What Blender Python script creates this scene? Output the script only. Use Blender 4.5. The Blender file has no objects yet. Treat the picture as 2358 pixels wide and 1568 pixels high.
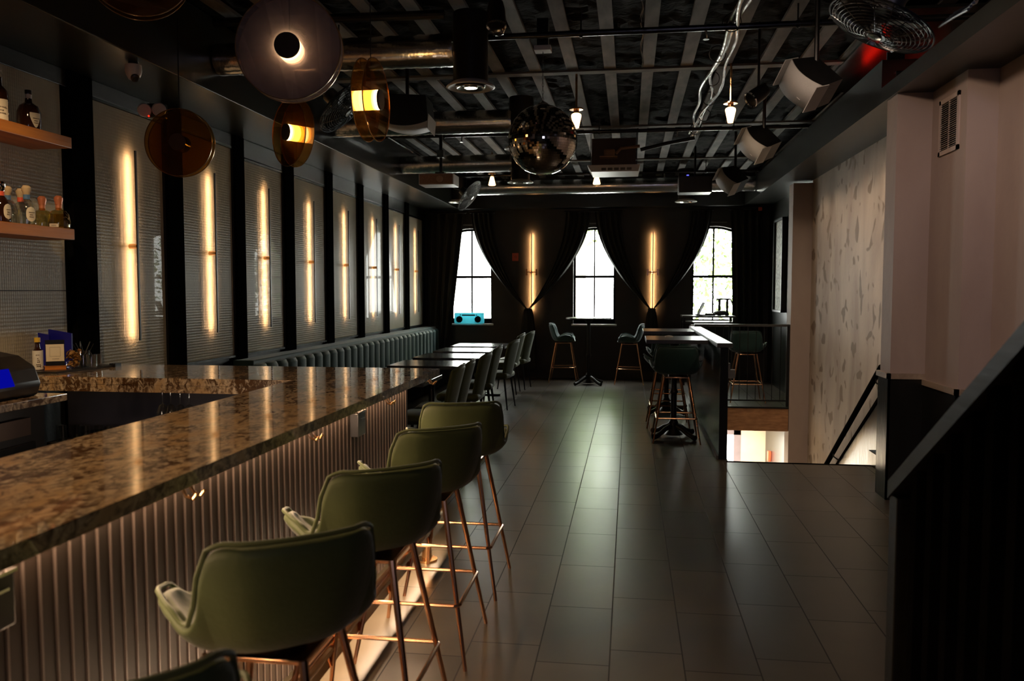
import bpy, bmesh, math, random
from mathutils import Vector, Matrix
random.seed(7)
D = bpy.data; SC = bpy.context.scene; COL = SC.collection
PI = math.pi; R = math.radians
# ------------------------------------------------------------------ camera
H = 1.55
FOC = 1900.0
th = math.atan2(116, 1900); ps = math.atan2(271, math.hypot(1900, 116))
FW = Vector((-math.sin(ps)*math.cos(th), math.cos(ps)*math.cos(th), -math.sin(th)))
RT = Vector((math.cos(ps), math.sin(ps), 0)); UP = RT.cross(FW)
cam = D.cameras.new('camera'); cam.lens = FOC/2358*36; cam.sensor_width = 36
cam.clip_start = .05; cam.clip_end = 200
co = D.objects.new('camera', cam); COL.objects.link(co)
M = Matrix((RT, UP, -FW)).transposed().to_4x4(); M.translation = (0, 0, H); co.matrix_world = M
SC.camera = co
cam.dof.use_dof = True; cam.dof.focus_distance = 6.5; cam.dof.aperture_fstop = 3.5
def at(px, py, Y):
    """the point at depth Y that the photograph shows at that pixel"""
    r = FW + RT*((px-1179)/FOC) - UP*((py-784)/FOC)
    return Vector((0, 0, H)) + r*(Y/r.y)
# ------------------------------------------------------------------ mesh builder
class B:
    def __init__(s): s.bm = bmesh.new(); s.mi = 0
    def box(s, x0, x1, y0, y1, z0, z1, bev=0):
        x0, x1 = min(x0, x1), max(x0, x1); y0, y1 = min(y0, y1), max(y0, y1); z0, z1 = min(z0, z1), max(z0, z1)
        r = bmesh.ops.create_cube(s.bm, size=1)
        for v in r['verts']:
            v.co = Vector(((x0+x1)/2+v.co.x*(x1-x0), (y0+y1)/2+v.co.y*(y1-y0), (z0+z1)/2+v.co.z*(z1-z0)))
        fs = list({f for v in r['verts'] for f in v.link_faces})
        if bev:
            es = list({e for f in fs for e in f.edges})
            q = bmesh.ops.bevel(s.bm, geom=es, offset=bev, segments=2, affect='EDGES', profile=.5)
            fs = q['faces'] + [f for f in fs if f.is_valid]
        for f in fs:
            if f.is_valid: f.material_index = s.mi
        return s
    def obox(s, c, ax, ay, az, bev=0):
        """oriented box: centre, three full-length axis vectors"""
        c, ax, ay, az = map(Vector, (c, ax, ay, az))
        r = bmesh.ops.create_cube(s.bm, size=1)
        for v in r['verts']: v.co = c + ax*v.co.x + ay*v.co.y + az*v.co.z
        fs = list({f for v in r['verts'] for f in v.link_faces})
        if bev:
            bmesh.ops.bevel(s.bm, geom=list({e for f in fs for e in f.edges}), offset=bev, segments=2, affect='EDGES')
        return s
    def tube(s, pts, r, n=10, closed=False, cap=True):
        pts = [Vector(p) for p in pts]; N = len(pts)
        rs = r if isinstance(r, (list, tuple)) else [r]*N
        rings = []; prev = None
        for i, p in enumerate(pts):
            if closed: t = (pts[(i+1) % N]-pts[i-1])
            else: t = pts[min(i+1, N-1)]-pts[max(i-1, 0)]
            t.normalize()
            if prev is None:
                a = Vector((0, 0, 1)) if abs(t.z) < .9 else Vector((1, 0, 0))
                u = t.cross(a).normalized()
            else: u = (prev - t*prev.dot(t)).normalized()
            prev = u; w = t.cross(u)
            rings.append([s.bm.verts.new(p+(u*math.cos(2*PI*k/n)+w*math.sin(2*PI*k/n))*rs[i]) for k in range(n)])
        L = N if closed else N-1
        for i in range(L):
            a, b = rings[i], rings[(i+1) % N]
            for k in range(n):
                f = s.bm.faces.new((a[k], a[(k+1) % n], b[(k+1) % n], b[k])); f.material_index = s.mi; f.smooth = True
        if not closed and cap:
            for g in (rings[0], rings[-1][::-1]):
                f = s.bm.faces.new(g); f.material_index = s.mi
        return s
    def lathe(s, prof, c=(0, 0, 0), axis=(0, 0, 1), n=24, sx=1, sy=1):
        axis = Vector(axis).normalized(); q = Vector((0, 0, 1)).rotation_difference(axis); c = Vector(c)
        rings = []
        for r, z in prof:
            if r < 1e-6: rings.append([s.bm.verts.new(c+q @ Vector((0, 0, z)))])
            else: rings.append([s.bm.verts.new(c+q @ Vector((r*sx*math.cos(2*PI*k/n), r*sy*math.sin(2*PI*k/n), z))) for k in range(n)])
        for a, b in zip(rings, rings[1:]):
            for k in range(n):
                k2 = (k+1) % n
                if len(a) == 1 and len(b) == 1: continue
                if len(a) == 1: vs = (a[0], b[k2], b[k])
                elif len(b) == 1: vs = (a[k], a[k2], b[0])
                else: vs = (a[k], a[k2], b[k2], b[k])
                f = s.bm.faces.new(vs); f.smooth = True; f.material_index = s.mi
        return s
    def cyl(s, c, r, h, axis=(0, 0, 1), n=24):
        return s.lathe([(0, 0), (r, 0), (r, h), (0, h)], c, axis, n)
    def prism(s, poly, ext):
        """poly: 3-D points in one plane, ext: vector"""
        ext = Vector(ext)
        a = [s.bm.verts.new(Vector(p)) for p in poly]; b = [s.bm.verts.new(Vector(p)+ext) for p in poly]
        s.bm.faces.new(a); s.bm.faces.new(b[::-1]); n = len(a)
        for k in range(n): s.bm.faces.new((a[k], b[k], b[(k+1) % n], a[(k+1) % n]))
        return s
    def quad(s, *p):
        f = s.bm.faces.new([s.bm.verts.new(Vector(q)) for q in p]); f.material_index = s.mi
        return s
    def grid(s, fn, nu, nv, smooth=True):
        vs = [[s.bm.verts.new(Vector(fn(i/nu, j/nv))) for j in range(nv+1)] for i in range(nu+1)]
        for i in range(nu):
            for j in range(nv):
                f = s.bm.faces.new((vs[i][j], vs[i+1][j], vs[i+1][j+1], vs[i][j+1])); f.smooth = smooth; f.material_index = s.mi
        return s
def wloc(o):
    v = Vector((0, 0, 0))
    while o: v += o.location; o = o.parent
    return v
def build(b, name, mats, parent=None, local=False, kind=None, smooth=None, autoorg=True):
    """links the builder's shapes as ONE mesh object; world coordinates unless local"""
    bmesh.ops.recalc_face_normals(b.bm, faces=b.bm.faces)
    me = D.meshes.new(name)
    if smooth is not None:
        for f in b.bm.faces: f.smooth = smooth
    off = Vector((0, 0, 0))
    if parent is not None:
        if not local: off = wloc(parent)
    elif autoorg and not local:
        xs = [v.co for v in b.bm.verts]
        off = Vector(((min(v.x for v in xs)+max(v.x for v in xs))/2, (min(v.y for v in xs)+max(v.y for v in xs))/2, min(v.z for v in xs)))
    for v in b.bm.verts: v.co -= off
    b.bm.to_mesh(me); b.bm.free()
    if smooth is None: me.set_sharp_from_angle(angle=R(21))
    for m in (mats if isinstance(mats, (list, tuple)) else [mats]): me.materials.append(m)
    o = D.objects.new(name, me); COL.objects.link(o)
    if parent is not None: o.parent = parent
    elif not local: o.location = off
    if kind: o['kind'] = kind
    return o
def tag(o, label, cat, group=None, kind=None):
    o['label'] = label; o['category'] = cat
    if group: o['group'] = group
    if kind: o['kind'] = kind
    return o
def thing(name, label, cat, loc=(0, 0, 0), group=None, rz=0):
    o = D.objects.new(name, None); COL.objects.link(o); o.location = loc; o.rotation_euler = (0, 0, rz)
    o.empty_display_size = .1
    return tag(o, label, cat, group)
def dup(root, loc, rz=None, label=None, group=None, kids=True):
    def cp(o, par):
        c = o.copy(); COL.objects.link(c)
        if par: c.parent = par
        if kids:
            for ch in o.children: cp(ch, c)
        return c
    r = cp(root, None); r.location = loc
    if rz is not None: r.rotation_euler = (0, 0, rz)
    if label: r['label'] = label
    if group: r['group'] = group
    return r
def mod(o, t, **k):
    m = o.modifiers.new(t.lower(), t)
    for a, v in k.items(): setattr(m, a, v)
    return m
# ------------------------------------------------------------------ materials
def nm(name):
    m = D.materials.new(name); m.use_nodes = True; nt = m.node_tree; nt.nodes.clear()
    out = nt.nodes.new('ShaderNodeOutputMaterial')
    return m, nt, out
def N(nt, t, **k):
    n = nt.nodes.new('ShaderNode'+t)
    for a, v in k.items():
        if a.startswith('i_'):
            kk = a[2:]; kk = int(kk) if kk.isdigit() else kk.replace('_', ' ')
            n.inputs[kk].default_value = v
        else: setattr(n, a, v)
    return n
def pm(name, c1, c2=None, scale=8, rough=.5, metal=0, bump=0, bscale=None, coat=0, coatr=.03, sheen=0, stretch=(1, 1, 1), spec=.5, rvar=0, detail=4):
    """procedural principled material: two colours mixed by noise, optional bump"""
    m, nt, out = nm(name); L = nt.links
    p = N(nt, 'BsdfPrincipled'); L.new(p.outputs[0], out.inputs[0])
    tc = N(nt, 'TexCoord'); mp = N(nt, 'Mapping'); mp.inputs['Scale'].default_value = stretch
    L.new(tc.outputs['Object'], mp.inputs[0])
    no = N(nt, 'TexNoise'); no.inputs['Scale'].default_value = scale; no.inputs['Detail'].default_value = detail
    L.new(mp.outputs[0], no.inputs[0])
    c2 = c2 or tuple(x*.8 for x in c1)
    cr = N(nt, 'ValToRGB'); cr.color_ramp.elements[0].position = .35; cr.color_ramp.elements[1].position = .65
    cr.color_ramp.elements[0].color = (*c1, 1); cr.color_ramp.elements[1].color = (*c2, 1)
    L.new(no.outputs[0], cr.inputs[0]); L.new(cr.outputs[0], p.inputs['Base Color'])
    p.inputs['Roughness'].default_value = rough; p.inputs['Metallic'].default_value = metal
    p.inputs['Specular IOR Level'].default_value = spec
    p.inputs['Coat Weight'].default_value = coat; p.inputs['Coat Roughness'].default_value = coatr
    if sheen: p.inputs['Sheen Weight'].default_value = sheen; p.inputs['Sheen Roughness'].default_value = .4
    if rvar:
        mr = N(nt, 'MapRange'); mr.inputs[3].default_value = rough-rvar; mr.inputs[4].default_value = rough+rvar
        L.new(no.outputs[0], mr.inputs[0]); L.new(mr.outputs[0], p.inputs['Roughness'])
    if bump:
        n2 = N(nt, 'TexNoise'); n2.inputs['Scale'].default_value = bscale or scale*3; n2.inputs['Detail'].default_value = 3
        L.new(mp.outputs[0], n2.inputs[0])
        bp = N(nt, 'Bump'); bp.inputs['Strength'].default_value = bump; bp.inputs['Distance'].default_value = .01
        L.new(n2.outputs[0], bp.inputs['Height']); L.new(bp.outputs[0], p.inputs['Normal'])
    return m
def emit(name, col, s):
    m, nt, out = nm(name); e = N(nt, 'Emission'); e.inputs[0].default_value = (*col, 1); e.inputs[1].default_value = s
    nt.links.new(e.outputs[0], out.inputs[0]); return m
def glass(name, tint=(1, 1, 1), refl=.06, rough=.02, gtint=(1, 1, 1), body=0, bodyc=(.1, .1, .1)):
    """thin glass: tinted transparency under a fresnel reflection"""
    m, nt, out = nm(name); L = nt.links
    t = N(nt, 'BsdfTransparent'); t.inputs[0].default_value = (*tint, 1)
    g = N(nt, 'BsdfGlossy'); g.inputs['Roughness'].default_value = rough; g.inputs[0].default_value = (*gtint, 1)
    lw = N(nt, 'LayerWeight'); lw.inputs[0].default_value = .5
    mr = N(nt, 'MapRange'); mr.inputs[3].default_value = refl; mr.inputs[4].default_value = 1.0
    pw = N(nt, 'Math', operation='POWER'); pw.inputs[1].default_value = 4
    L.new(lw.outputs['Facing'], pw.inputs[0]); L.new(pw.outputs[0], mr.inputs[0])
    mx = N(nt, 'MixShader'); L.new(mr.outputs[0], mx.inputs[0]); L.new(t.outputs[0], mx.inputs[1]); L.new(g.outputs[0], mx.inputs[2])
    last = mx
    if body:
        d = N(nt, 'BsdfDiffuse'); d.inputs[0].default_value = (*bodyc, 1)
        m2 = N(nt, 'MixShader'); m2.inputs[0].default_value = body
        L.new(mx.outputs[0], m2.inputs[1]); L.new(d.outputs[0], m2.inputs[2]); last = m2
    L.new(last.outputs[0], out.inputs[0]); return m
WARM = (1, .60, .27)
m_black = pm('black wall paint', (.006, .006, .006), (.009, .0085, .008), 3, .5, bump=.15, bscale=30)
m_char = pm('charcoal wall paint', (.026, .022, .018), (.030, .026, .021), 3, .55, bump=.15, bscale=30)
m_satin = pm('satin dark paint', (.017, .018, .015), (.022, .023, .019), 2, .30, bump=.12, bscale=9, stretch=(1, .3, 1), spec=.32)
m_blackgloss = pm('black gloss paint', (.007, .0075, .007), (.012, .012, .011), 5, .25, bump=.2, bscale=14, stretch=(1, 1, .3))
m_postblack = pm('deep black post paint', (.003, .003, .003), (.005, .005, .0045), 5, .6, spec=0)
m_bmetal = pm('black metal', (.01, .01, .01), (.014, .014, .014), 20, .35, .3)
m_bwood = pm('black stained wood', (.005, .0045, .004), (.009, .008, .007), 6, .45, bump=.2, bscale=20, stretch=(1, .1, 1), spec=0)
m_ceil = pm('ceiling insulation', (.002, .002, .002), (.020, .019, .017), 22, .8, bump=1, bscale=30, stretch=(.4, 1, 1), spec=.06)
m_strip = pm('grey furring wood', (.10, .10, .095), (.19, .18, .165), 9, .75, bump=.2, stretch=(1, .3, 1))
m_stripx = pm('grey furring wood across', (.10, .10, .095), (.19, .18, .165), 9, .75, bump=.2, stretch=(.3, 1, 1))
m_brass = pm('brushed brass', (.85, .52, .26), (.75, .45, .22), 6, .22, 1)
m_copper = pm('rose brass', (.80, .45, .27), (.7, .38, .22), 6, .22, 1)
m_chrome = pm('chrome', (.8, .8, .8), (.7, .7, .7), 6, .1, 1)
m_duct = pm('galvanised duct', (.92, .92, .92), (.84, .84, .84), 12, .22, 1, bump=.3, bscale=18)
m_velvet = pm('green velvet', (.085, .108, .036), (.068, .086, .028), 5, .6, sheen=.25, bump=.15, bscale=60)
m_velvetd = pm('cold-tinted green velvet', (.03, .085, .075), (.025, .07, .062), 5, .6, sheen=.4, bump=.15, bscale=60)  # the green velvet again, with cold light put into its colour
m_wood = pm('oak shelf', (.60, .22, .035), (.44, .14, .02), 5, .45, bump=.15, stretch=(4, .35, 4))
m_osb = pm('strand board', (.46, .24, .11), (.30, .14, .06), 16, .6, bump=.3, stretch=(.5, 1, 2))
m_trimwood = pm('pale wood trim', (.42, .33, .24), (.28, .21, .15), 14, .5, stretch=(1, .15, 1), bump=.2)
m_white = pm('white plastic', (.75, .73, .70), (.68, .66, .63), 5, .4)
m_cream = pm('cream paper', (.80, .72, .55), (.74, .66, .50), 9, .7)
m_ink = pm('dark print', (.10, .07, .04), (.12, .08, .05), 9, .7)
m_rail = pm('stair rail wood', (.026, .023, .018), (.017, .015, .012), 10, .5, spec=.25, stretch=(1, .1, 1), bump=.2)
m_tabletop = pm('dark stone table top', (.045, .045, .048), (.09, .09, .092), 9, .17, spec=1, rvar=.05)
m_barrail = pm('dark satin ledge', (.035, .034, .033), (.05, .05, .045), 6, .3, spec=.7)
m_die = pm('dark brown fluting', (.016, .010, .007), (.011, .008, .006), 3, .55, spec=.12, stretch=(1, 1, .3))
m_bead = pm('brown metal bead', (.075, .056, .048), (.06, .045, .038), 3, .4, .2)
m_speaker = pm('grey speaker grille', (.46, .46, .44), (.40, .40, .385), 300, .5, bump=.3, bscale=600)
m_curtain = pm('dark brown curtain', (.008, .0065, .005), (.012, .010, .007), 4, .8, sheen=.2, stretch=(6, 6, .5))
m_red = pm('red enamel', (.80, .13, .06), (.70, .10, .05), 5, .4)
m_cyan = pm('turquoise plastic', (.10, .75, .85), (.09, .70, .80), 5, .4)
m_cyan, _nt, _o = nm('turquoise translucent plastic')
_d = N(_nt, 'BsdfTranslucent'); _d.inputs[0].default_value = (.22, .60, .68, 1); _e = N(_nt, 'BsdfDiffuse'); _e.inputs[0].default_value = (.14, .50, .56, 1)
_m = N(_nt, 'MixShader'); _m.inputs[0].default_value = .35; _nt.links.new(_d.outputs[0], _m.inputs[1]); _nt.links.new(_e.outputs[0], _m.inputs[2]); _nt.links.new(_m.outputs[0], _o.inputs[0])
m_blue = pm('deep blue card', (.015, .015, .35), (.012, .012, .28), 5, .4)
m_orange = pm('orange brown card box', (.42, .16, .04), (.36, .13, .03), 4, .6)
m_rubber = pm('black plastic', (.012, .012, .013), (.018, .018, .02), 12, .35)
m_glassw = glass('window glass', (.97, .98, .97), .04)
m_glassc = glass('clear glass', (.86, .88, .86), .12)
m_amber = glass('amber glass', (.84, .62, .30), .08, .02, (1, .85, .65), .07, (.34, .17, .03))
m_smoke = glass('smoked glass', (.80, .74, .74), .12, .03, (.85, .85, 1), .30, (.40, .36, .44))
m_tequila = glass('pale gold glass', (.78, .70, .40), .12)
m_brown = pm('dark bottle glass', (.025, .008, .004), (.03, .01, .005), 3, .06, spec=.8)
m_outside = pm('pale outdoor ground', (.5, .5, .48), (.6, .6, .58), 1, .8)
m_leaf = pm('tree leaves', (.15, .25, .04), (.22, .32, .08), 2, .6)  # paler copy for the tall trees, brightens the floor reflection
m_leafd = pm('darkened tree leaves', (.035, .075, .008), (.07, .11, .02), 2, .6)  # same leaves, colour darkened against the bright outdoor light
m_bark = pm('tree bark', (.14, .12, .10), (.2, .17, .14), 6, .8)
e_led = emit('warm led strip', (1, .66, .40), 130)
e_led2 = emit('warm foot led strip', (1, .68, .42), 180)
e_sconce = emit('warm sconce led', (1, .58, .29), 62)
e_sconceb = emit('warm sconce led bright', (1, .52, .20), 420)
e_pend = emit('pendant led', (1, .66, .28), 9)
e_bulb = emit('filament bulb', (1, .50, .18), 12)
e_blue = emit('blue screen', (.004, .006, .7), .4)
e_redled = emit('red indicator', (1, .03, .01), 1.5)
e_red = emit('red led strip', (1, .01, .003), 9)
e_bl2 = emit('blue indicator', (.1, .1, 1), 3)
# floor tiles: 0.305 x 0.615 m, courses staggered by a quarter
def tile_mat():
    m, nt, out = nm('slate floor tiles'); L = nt.links
    p = N(nt, 'BsdfPrincipled'); L.new(p.outputs[0], out.inputs[0])
    tc = N(nt, 'TexCoord'); sx = N(nt, 'SeparateXYZ'); L.new(tc.outputs['Object'], sx.inputs[0])
    def mth(op, a, b=None, c=None):
        n = N(nt, 'Math', operation=op)
        for i, v in enumerate((a, b, c)):
            if v is None: continue
            if isinstance(v, (int, float)): n.inputs[i].default_value = v
            else: L.new(v, n.inputs[i])
        return n.outputs[0]
    u = mth('DIVIDE', mth('ADD', sx.outputs[0], .07+.305*40), .305)
    cu = mth('FLOOR', u); fu = mth('SUBTRACT', u, cu)
    par = mth('MODULO', cu, 2)
    v = mth('DIVIDE', mth('ADD', mth('SUBTRACT', sx.outputs[1], 3.50-.615*40), mth('MULTIPLY', par, .155)), .615)
    cv = mth('FLOOR', v); fv = mth('SUBTRACT', v, cv)
    du = mth('MULTIPLY', mth('MINIMUM', fu, mth('SUBTRACT', 1, fu)), .305)
    dv = mth('MULTIPLY', mth('MINIMUM', fv, mth('SUBTRACT', 1, fv)), .615)
    g = mth('LESS_THAN', mth('MINIMUM', du, dv), .003)
    cb = N(nt, 'CombineXYZ'); L.new(cu, cb.inputs[0]); L.new(cv, cb.inputs[1])
    wn = N(nt, 'TexWhiteNoise'); L.new(cb.outputs[0], wn.inputs[0])
    # veining differs per tile
    add = N(nt, 'VectorMath', operation='ADD'); L.new(tc.outputs['Object'], add.inputs[0])
    sc = N(nt, 'VectorMath', operation='SCALE'); L.new(wn.outputs['Color'], sc.inputs[0]); sc.inputs['Scale'].default_value = 9
    L.new(sc.outputs[0], add.inputs[1])
    no = N(nt, 'TexNoise'); no.inputs['Scale'].default_value = 3.0; no.inputs['Detail'].default_value = 5; no.inputs['Distortion'].default_value = .5
    L.new(add.outputs[0], no.inputs[0])
    cr = N(nt, 'ValToRGB'); e = cr.color_ramp.elements
    e[0].position = .3; e[0].color = (.105, .080, .050, 1); e[1].position = .75; e[1].color = (.175, .138, .09, 1)
    L.new(no.outputs[0], cr.inputs[0])
    hs = N(nt, 'HueSaturation'); L.new(cr.outputs[0], hs.inputs['Color'])
    mv = N(nt, 'MapRange'); mv.inputs[3].default_value = .36; mv.inputs[4].default_value = .58
    L.new(wn.outputs['Value'], mv.inputs[0]); L.new(mv.outputs[0], hs.inputs['Value'])
    mx = N(nt, 'MixRGB'); L.new(g, mx.inputs[0]); L.new(hs.outputs[0], mx.inputs[1]); mx.inputs[2].default_value = (.012, .011, .01, 1)
    L.new(mx.outputs[0], p.inputs['Base Color'])
    mr = N(nt, 'MapRange'); mr.inputs[3].default_value = .285; mr.inputs[4].default_value = .34; L.new(no.outputs[0], mr.inputs[0]); p.inputs['Specular IOR Level'].default_value = 1.0
    rr = mth('MAXIMUM', mr.outputs[0], mth('MULTIPLY', g, .8)); L.new(rr, p.inputs['Roughness'])
    n2 = N(nt, 'TexNoise'); n2.inputs['Scale'].default_value = 14; n2.inputs['Detail'].default_value = 3; L.new(add.outputs[0], n2.inputs[0])
    hh = mth('SUBTRACT', mth('MULTIPLY', n2.outputs[0], .5), g)
    bp = N(nt, 'Bump'); bp.inputs['Strength'].default_value = .12; bp.inputs['Distance'].default_value = .004
    L.new(hh, bp.inputs['Height']); L.new(bp.outputs[0], p.inputs['Normal'])
    return m
m_floor = tile_mat()
def granite():
    m, nt, out = nm('brown granite'); L = nt.links
    p = N(nt, 'BsdfPrincipled'); L.new(p.outputs[0], out.inputs[0])
    tc = N(nt, 'TexCoord'); mp = N(nt, 'Mapping'); mp.inputs['Scale'].default_value = (1.4, .8, 1); mp.inputs['Rotation'].default_value = (0, 0, .6)
    L.new(tc.outputs['Object'], mp.inputs[0])
    a = N(nt, 'TexNoise'); a.inputs['Scale'].default_value = 3.5; a.inputs['Detail'].default_value = 5; a.inputs['Distortion'].default_value = 1.5
    b = N(nt, 'TexNoise'); b.inputs['Scale'].default_value = 27; b.inputs['Detail'].default_value = 8; b.inputs['Distortion'].default_value = 1.2; b.inputs['Roughness'].default_value = .65
    for n in (a, b): L.new(mp.outputs[0], n.inputs[0])
    c1 = N(nt, 'ValToRGB'); e = c1.color_ramp.elements
    e[0].position = .38; e[0].color = (.44, .29, .15, 1); e[1].position = .62; e[1].color = (.62, .50, .36, 1)
    L.new(a.outputs[0], c1.inputs[0])
    ad = N(nt, 'Math', operation='MULTIPLY_ADD'); L.new(a.outputs[0], ad.inputs[0]); ad.inputs[1].default_value = .6; L.new(b.outputs[0], ad.inputs[2])
    c2 = N(nt, 'ValToRGB'); e = c2.color_ramp.elements
    e[0].position = .70; e[0].color = (1, 1, 1, 1); e[1].position = .90; e[1].color = (0, 0, 0, 1)
    L.new(ad.outputs[0], c2.inputs[0])
    mx = N(nt, 'MixRGB'); L.new(c2.outputs[0], mx.inputs[0]); mx.inputs[1].default_value = (.075, .035, .012, 1); L.new(c1.outputs[0], mx.inputs[2])
    L.new(mx.outputs[0], p.inputs['Base Color'])
    p.inputs['Roughness'].default_value = .32; p.inputs['Coat Weight'].default_value = 1; p.inputs['Coat Roughness'].default_value = .04; p.inputs['Coat IOR'].default_value = 1.85
    return m
m_granite = granite()
def panel_mat():
    """pale woven wallpaper behind a smooth glassy face"""
    m, nt, out = nm('reeded glass wall panel'); L = nt.links
    p = N(nt, 'BsdfPrincipled'); L.new(p.outputs[0], out.inputs[0])
    tc = N(nt, 'TexCoord')
    no = N(nt, 'TexNoise'); no.inputs['Scale'].default_value = 4; no.inputs['Detail'].default_value = 4; L.new(tc.outputs['Object'], no.inputs[0])
    cr = N(nt, 'ValToRGB'); e = cr.color_ramp.elements; e[0].position = .3; e[1].position = .7
    e[0].color = (.46, .42, .31, 1); e[1].color = (.54, .50, .38, 1)
    L.new(no.outputs[0], cr.inputs[0]); L.new(cr.outputs[0], p.inputs['Base Color'])
    mp = N(nt, 'Mapping'); mp.inputs['Scale'].default_value = (1, .55, 1); L.new(tc.outputs['Object'], mp.inputs[0])
    w = N(nt, 'TexWave', wave_type='BANDS', bands_direction='Z'); w.inputs['Scale'].default_value = 14; w.inputs['Distortion'].default_value = 1.2; w.inputs['Detail'].default_value = 1; w.inputs['Detail Scale'].default_value = 6
    w2 = N(nt, 'TexWave', wave_type='BANDS', bands_direction='Y'); w2.inputs['Scale'].default_value = 18; w2.inputs['Distortion'].default_value = .8
    L.new(mp.outputs[0], w.inputs[0]); L.new(tc.outputs['Object'], w2.inputs[0])
    ad = N(nt, 'Math', operation='ADD'); L.new(w.outputs['Fac'], ad.inputs[0]); L.new(w2.outputs['Fac'], ad.inputs[1])
    bp = N(nt, 'Bump'); bp.inputs['Strength'].default_value = .3; bp.inputs['Distance'].default_value = .002
    L.new(ad.outputs[0], bp.inputs['Height']); L.new(bp.outputs[0], p.inputs['Normal'])
    p.inputs['Roughness'].default_value = .46; p.inputs['Specular IOR Level'].default_value = 1.0
    tg = N(nt, 'Tangent', direction_type='RADIAL', axis='Z'); L.new(tg.outputs[0], p.inputs['Tangent']); p.inputs['Anisotropic'].default_value = .95
    p.inputs['Coat Weight'].default_value = .10; p.inputs['Coat Roughness'].default_value = .015
    return m
m_panel = panel_mat()
def plaster_mat(name, c1, c2, spots):
    m, nt, out = nm(name); L = nt.links
    p = N(nt, 'BsdfPrincipled'); L.new(p.outputs[0], out.inputs[0])
    tc = N(nt, 'TexCoord'); mp = N(nt, 'Mapping'); mp.inputs['Scale'].default_value = (1, 1, .35); L.new(tc.outputs['Object'], mp.inputs[0])
    a = N(nt, 'TexNoise'); a.inputs['Scale'].default_value = 2.2; a.inputs['Detail'].default_value = 7; a.inputs['Distortion'].default_value = .6; L.new(mp.outputs[0], a.inputs[0])
    c = N(nt, 'ValToRGB'); e = c.color_ramp.elements; e[0].position = .35; e[1].position = .65; e[0].color = (*c1, 1); e[1].color = (*c2, 1)
    L.new(a.outputs[0], c.inputs[0]); col = c.outputs[0]
    if spots:
        mq = N(nt, 'Mapping'); mq.inputs['Scale'].default_value = (1, 1.9, 1.6); L.new(tc.outputs['Object'], mq.inputs[0])
        b = N(nt, 'TexNoise'); b.inputs['Scale'].default_value = 2.6; b.inputs['Detail'].default_value = 1.5; b.inputs['Distortion'].default_value = .5; L.new(mq.outputs[0], b.inputs[0])
        r = N(nt, 'ValToRGB'); e = r.color_ramp.elements; e[0].position = .60; e[0].color = (0, 0, 0, 1); e[1].position = .64; e[1].color = (1, 1, 1, 1)
        L.new(b.outputs[0], r.inputs[0])
        mx = N(nt, 'MixRGB'); L.new(r.outputs[0], mx.inputs[0]); L.new(col, mx.inputs[1]); mx.inputs[2].default_value = (.20, .145, .10, 1); col = mx.outputs[0]
    L.new(col, p.inputs['Base Color']); p.inputs['Roughness'].default_value = .75
    n2 = N(nt, 'TexNoise'); n2.inputs['Scale'].default_value = 14; n2.inputs['Detail'].default_value = 8; L.new(tc.outputs['Object'], n2.inputs[0])
    bp = N(nt, 'Bump'); bp.inputs['Strength'].default_value = .3; bp.inputs['Distance'].default_value = .01; L.new(n2.outputs[0], bp.inputs['Height']); L.new(bp.outputs[0], p.inputs['Normal'])
    return m
m_plaster = plaster_mat('mottled plaster', (.34, .26, .20), (.50, .42, .34), True)
m_plasterA = plaster_mat('smooth pink plaster', (.36, .28, .24), (.42, .34, .29), False)
def canvas_mat():
    return pm('abstract canvas', (.42, .42, .34), (.10, .11, .09), 22, .7, bump=.3, detail=9)
m_canvas = canvas_mat()

XL = -3.65; YB = 14.5; YF = -3.0; ZC = 3.5; XR = 2.33
OX, OY0, OY1 = .90, 7.6, 11.2       # stair opening in the floor
# ================================================================== SETTING
b = B()
b.box(XL-.2, OX, YF-.2, YB+.25, -.31, 0); b.box(OX, XR+.3, YF-.2, OY0, -.31, 0); b.box(OX, XR+.3, OY1, YB+.25, -.31, 0)
floor = build(b, 'floor', m_floor, autoorg=False, kind='structure')
# ceiling: rough insulation with furring strips
b = B()
random.seed(3)
def cz(u, v):
    x = XL+(XR+.6-XL)*u; y = YF+(YB-YF)*v
    return (x, y, ZC+.03-random.random()*.035)
b.grid(cz, 120, 240, smooth=False)
b.box(XL-.2, XR+.6, YF-.2, YB+.3, ZC+.05, ZC+.2)
ceil = build(b, 'ceiling', m_ceil, autoorg=False, kind='structure')
k = 0
x = -.51-.325*9
while x < XR+.3:
    sx_ = x
    b = B(); b.box(sx_-.05, sx_+.05, YF, YB, ZC-.035, ZC-.01); build(b, 'slat', m_strip, ceil)
    x += .325
for y in (2.4, 4.9, 7.37, 9.88, 12.36):
    b = B(); b.box(XL, XR+.5, y-.05, y+.05, ZC-.052, ZC-.034); build(b, 'slat', m_stripx, ceil)
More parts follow.
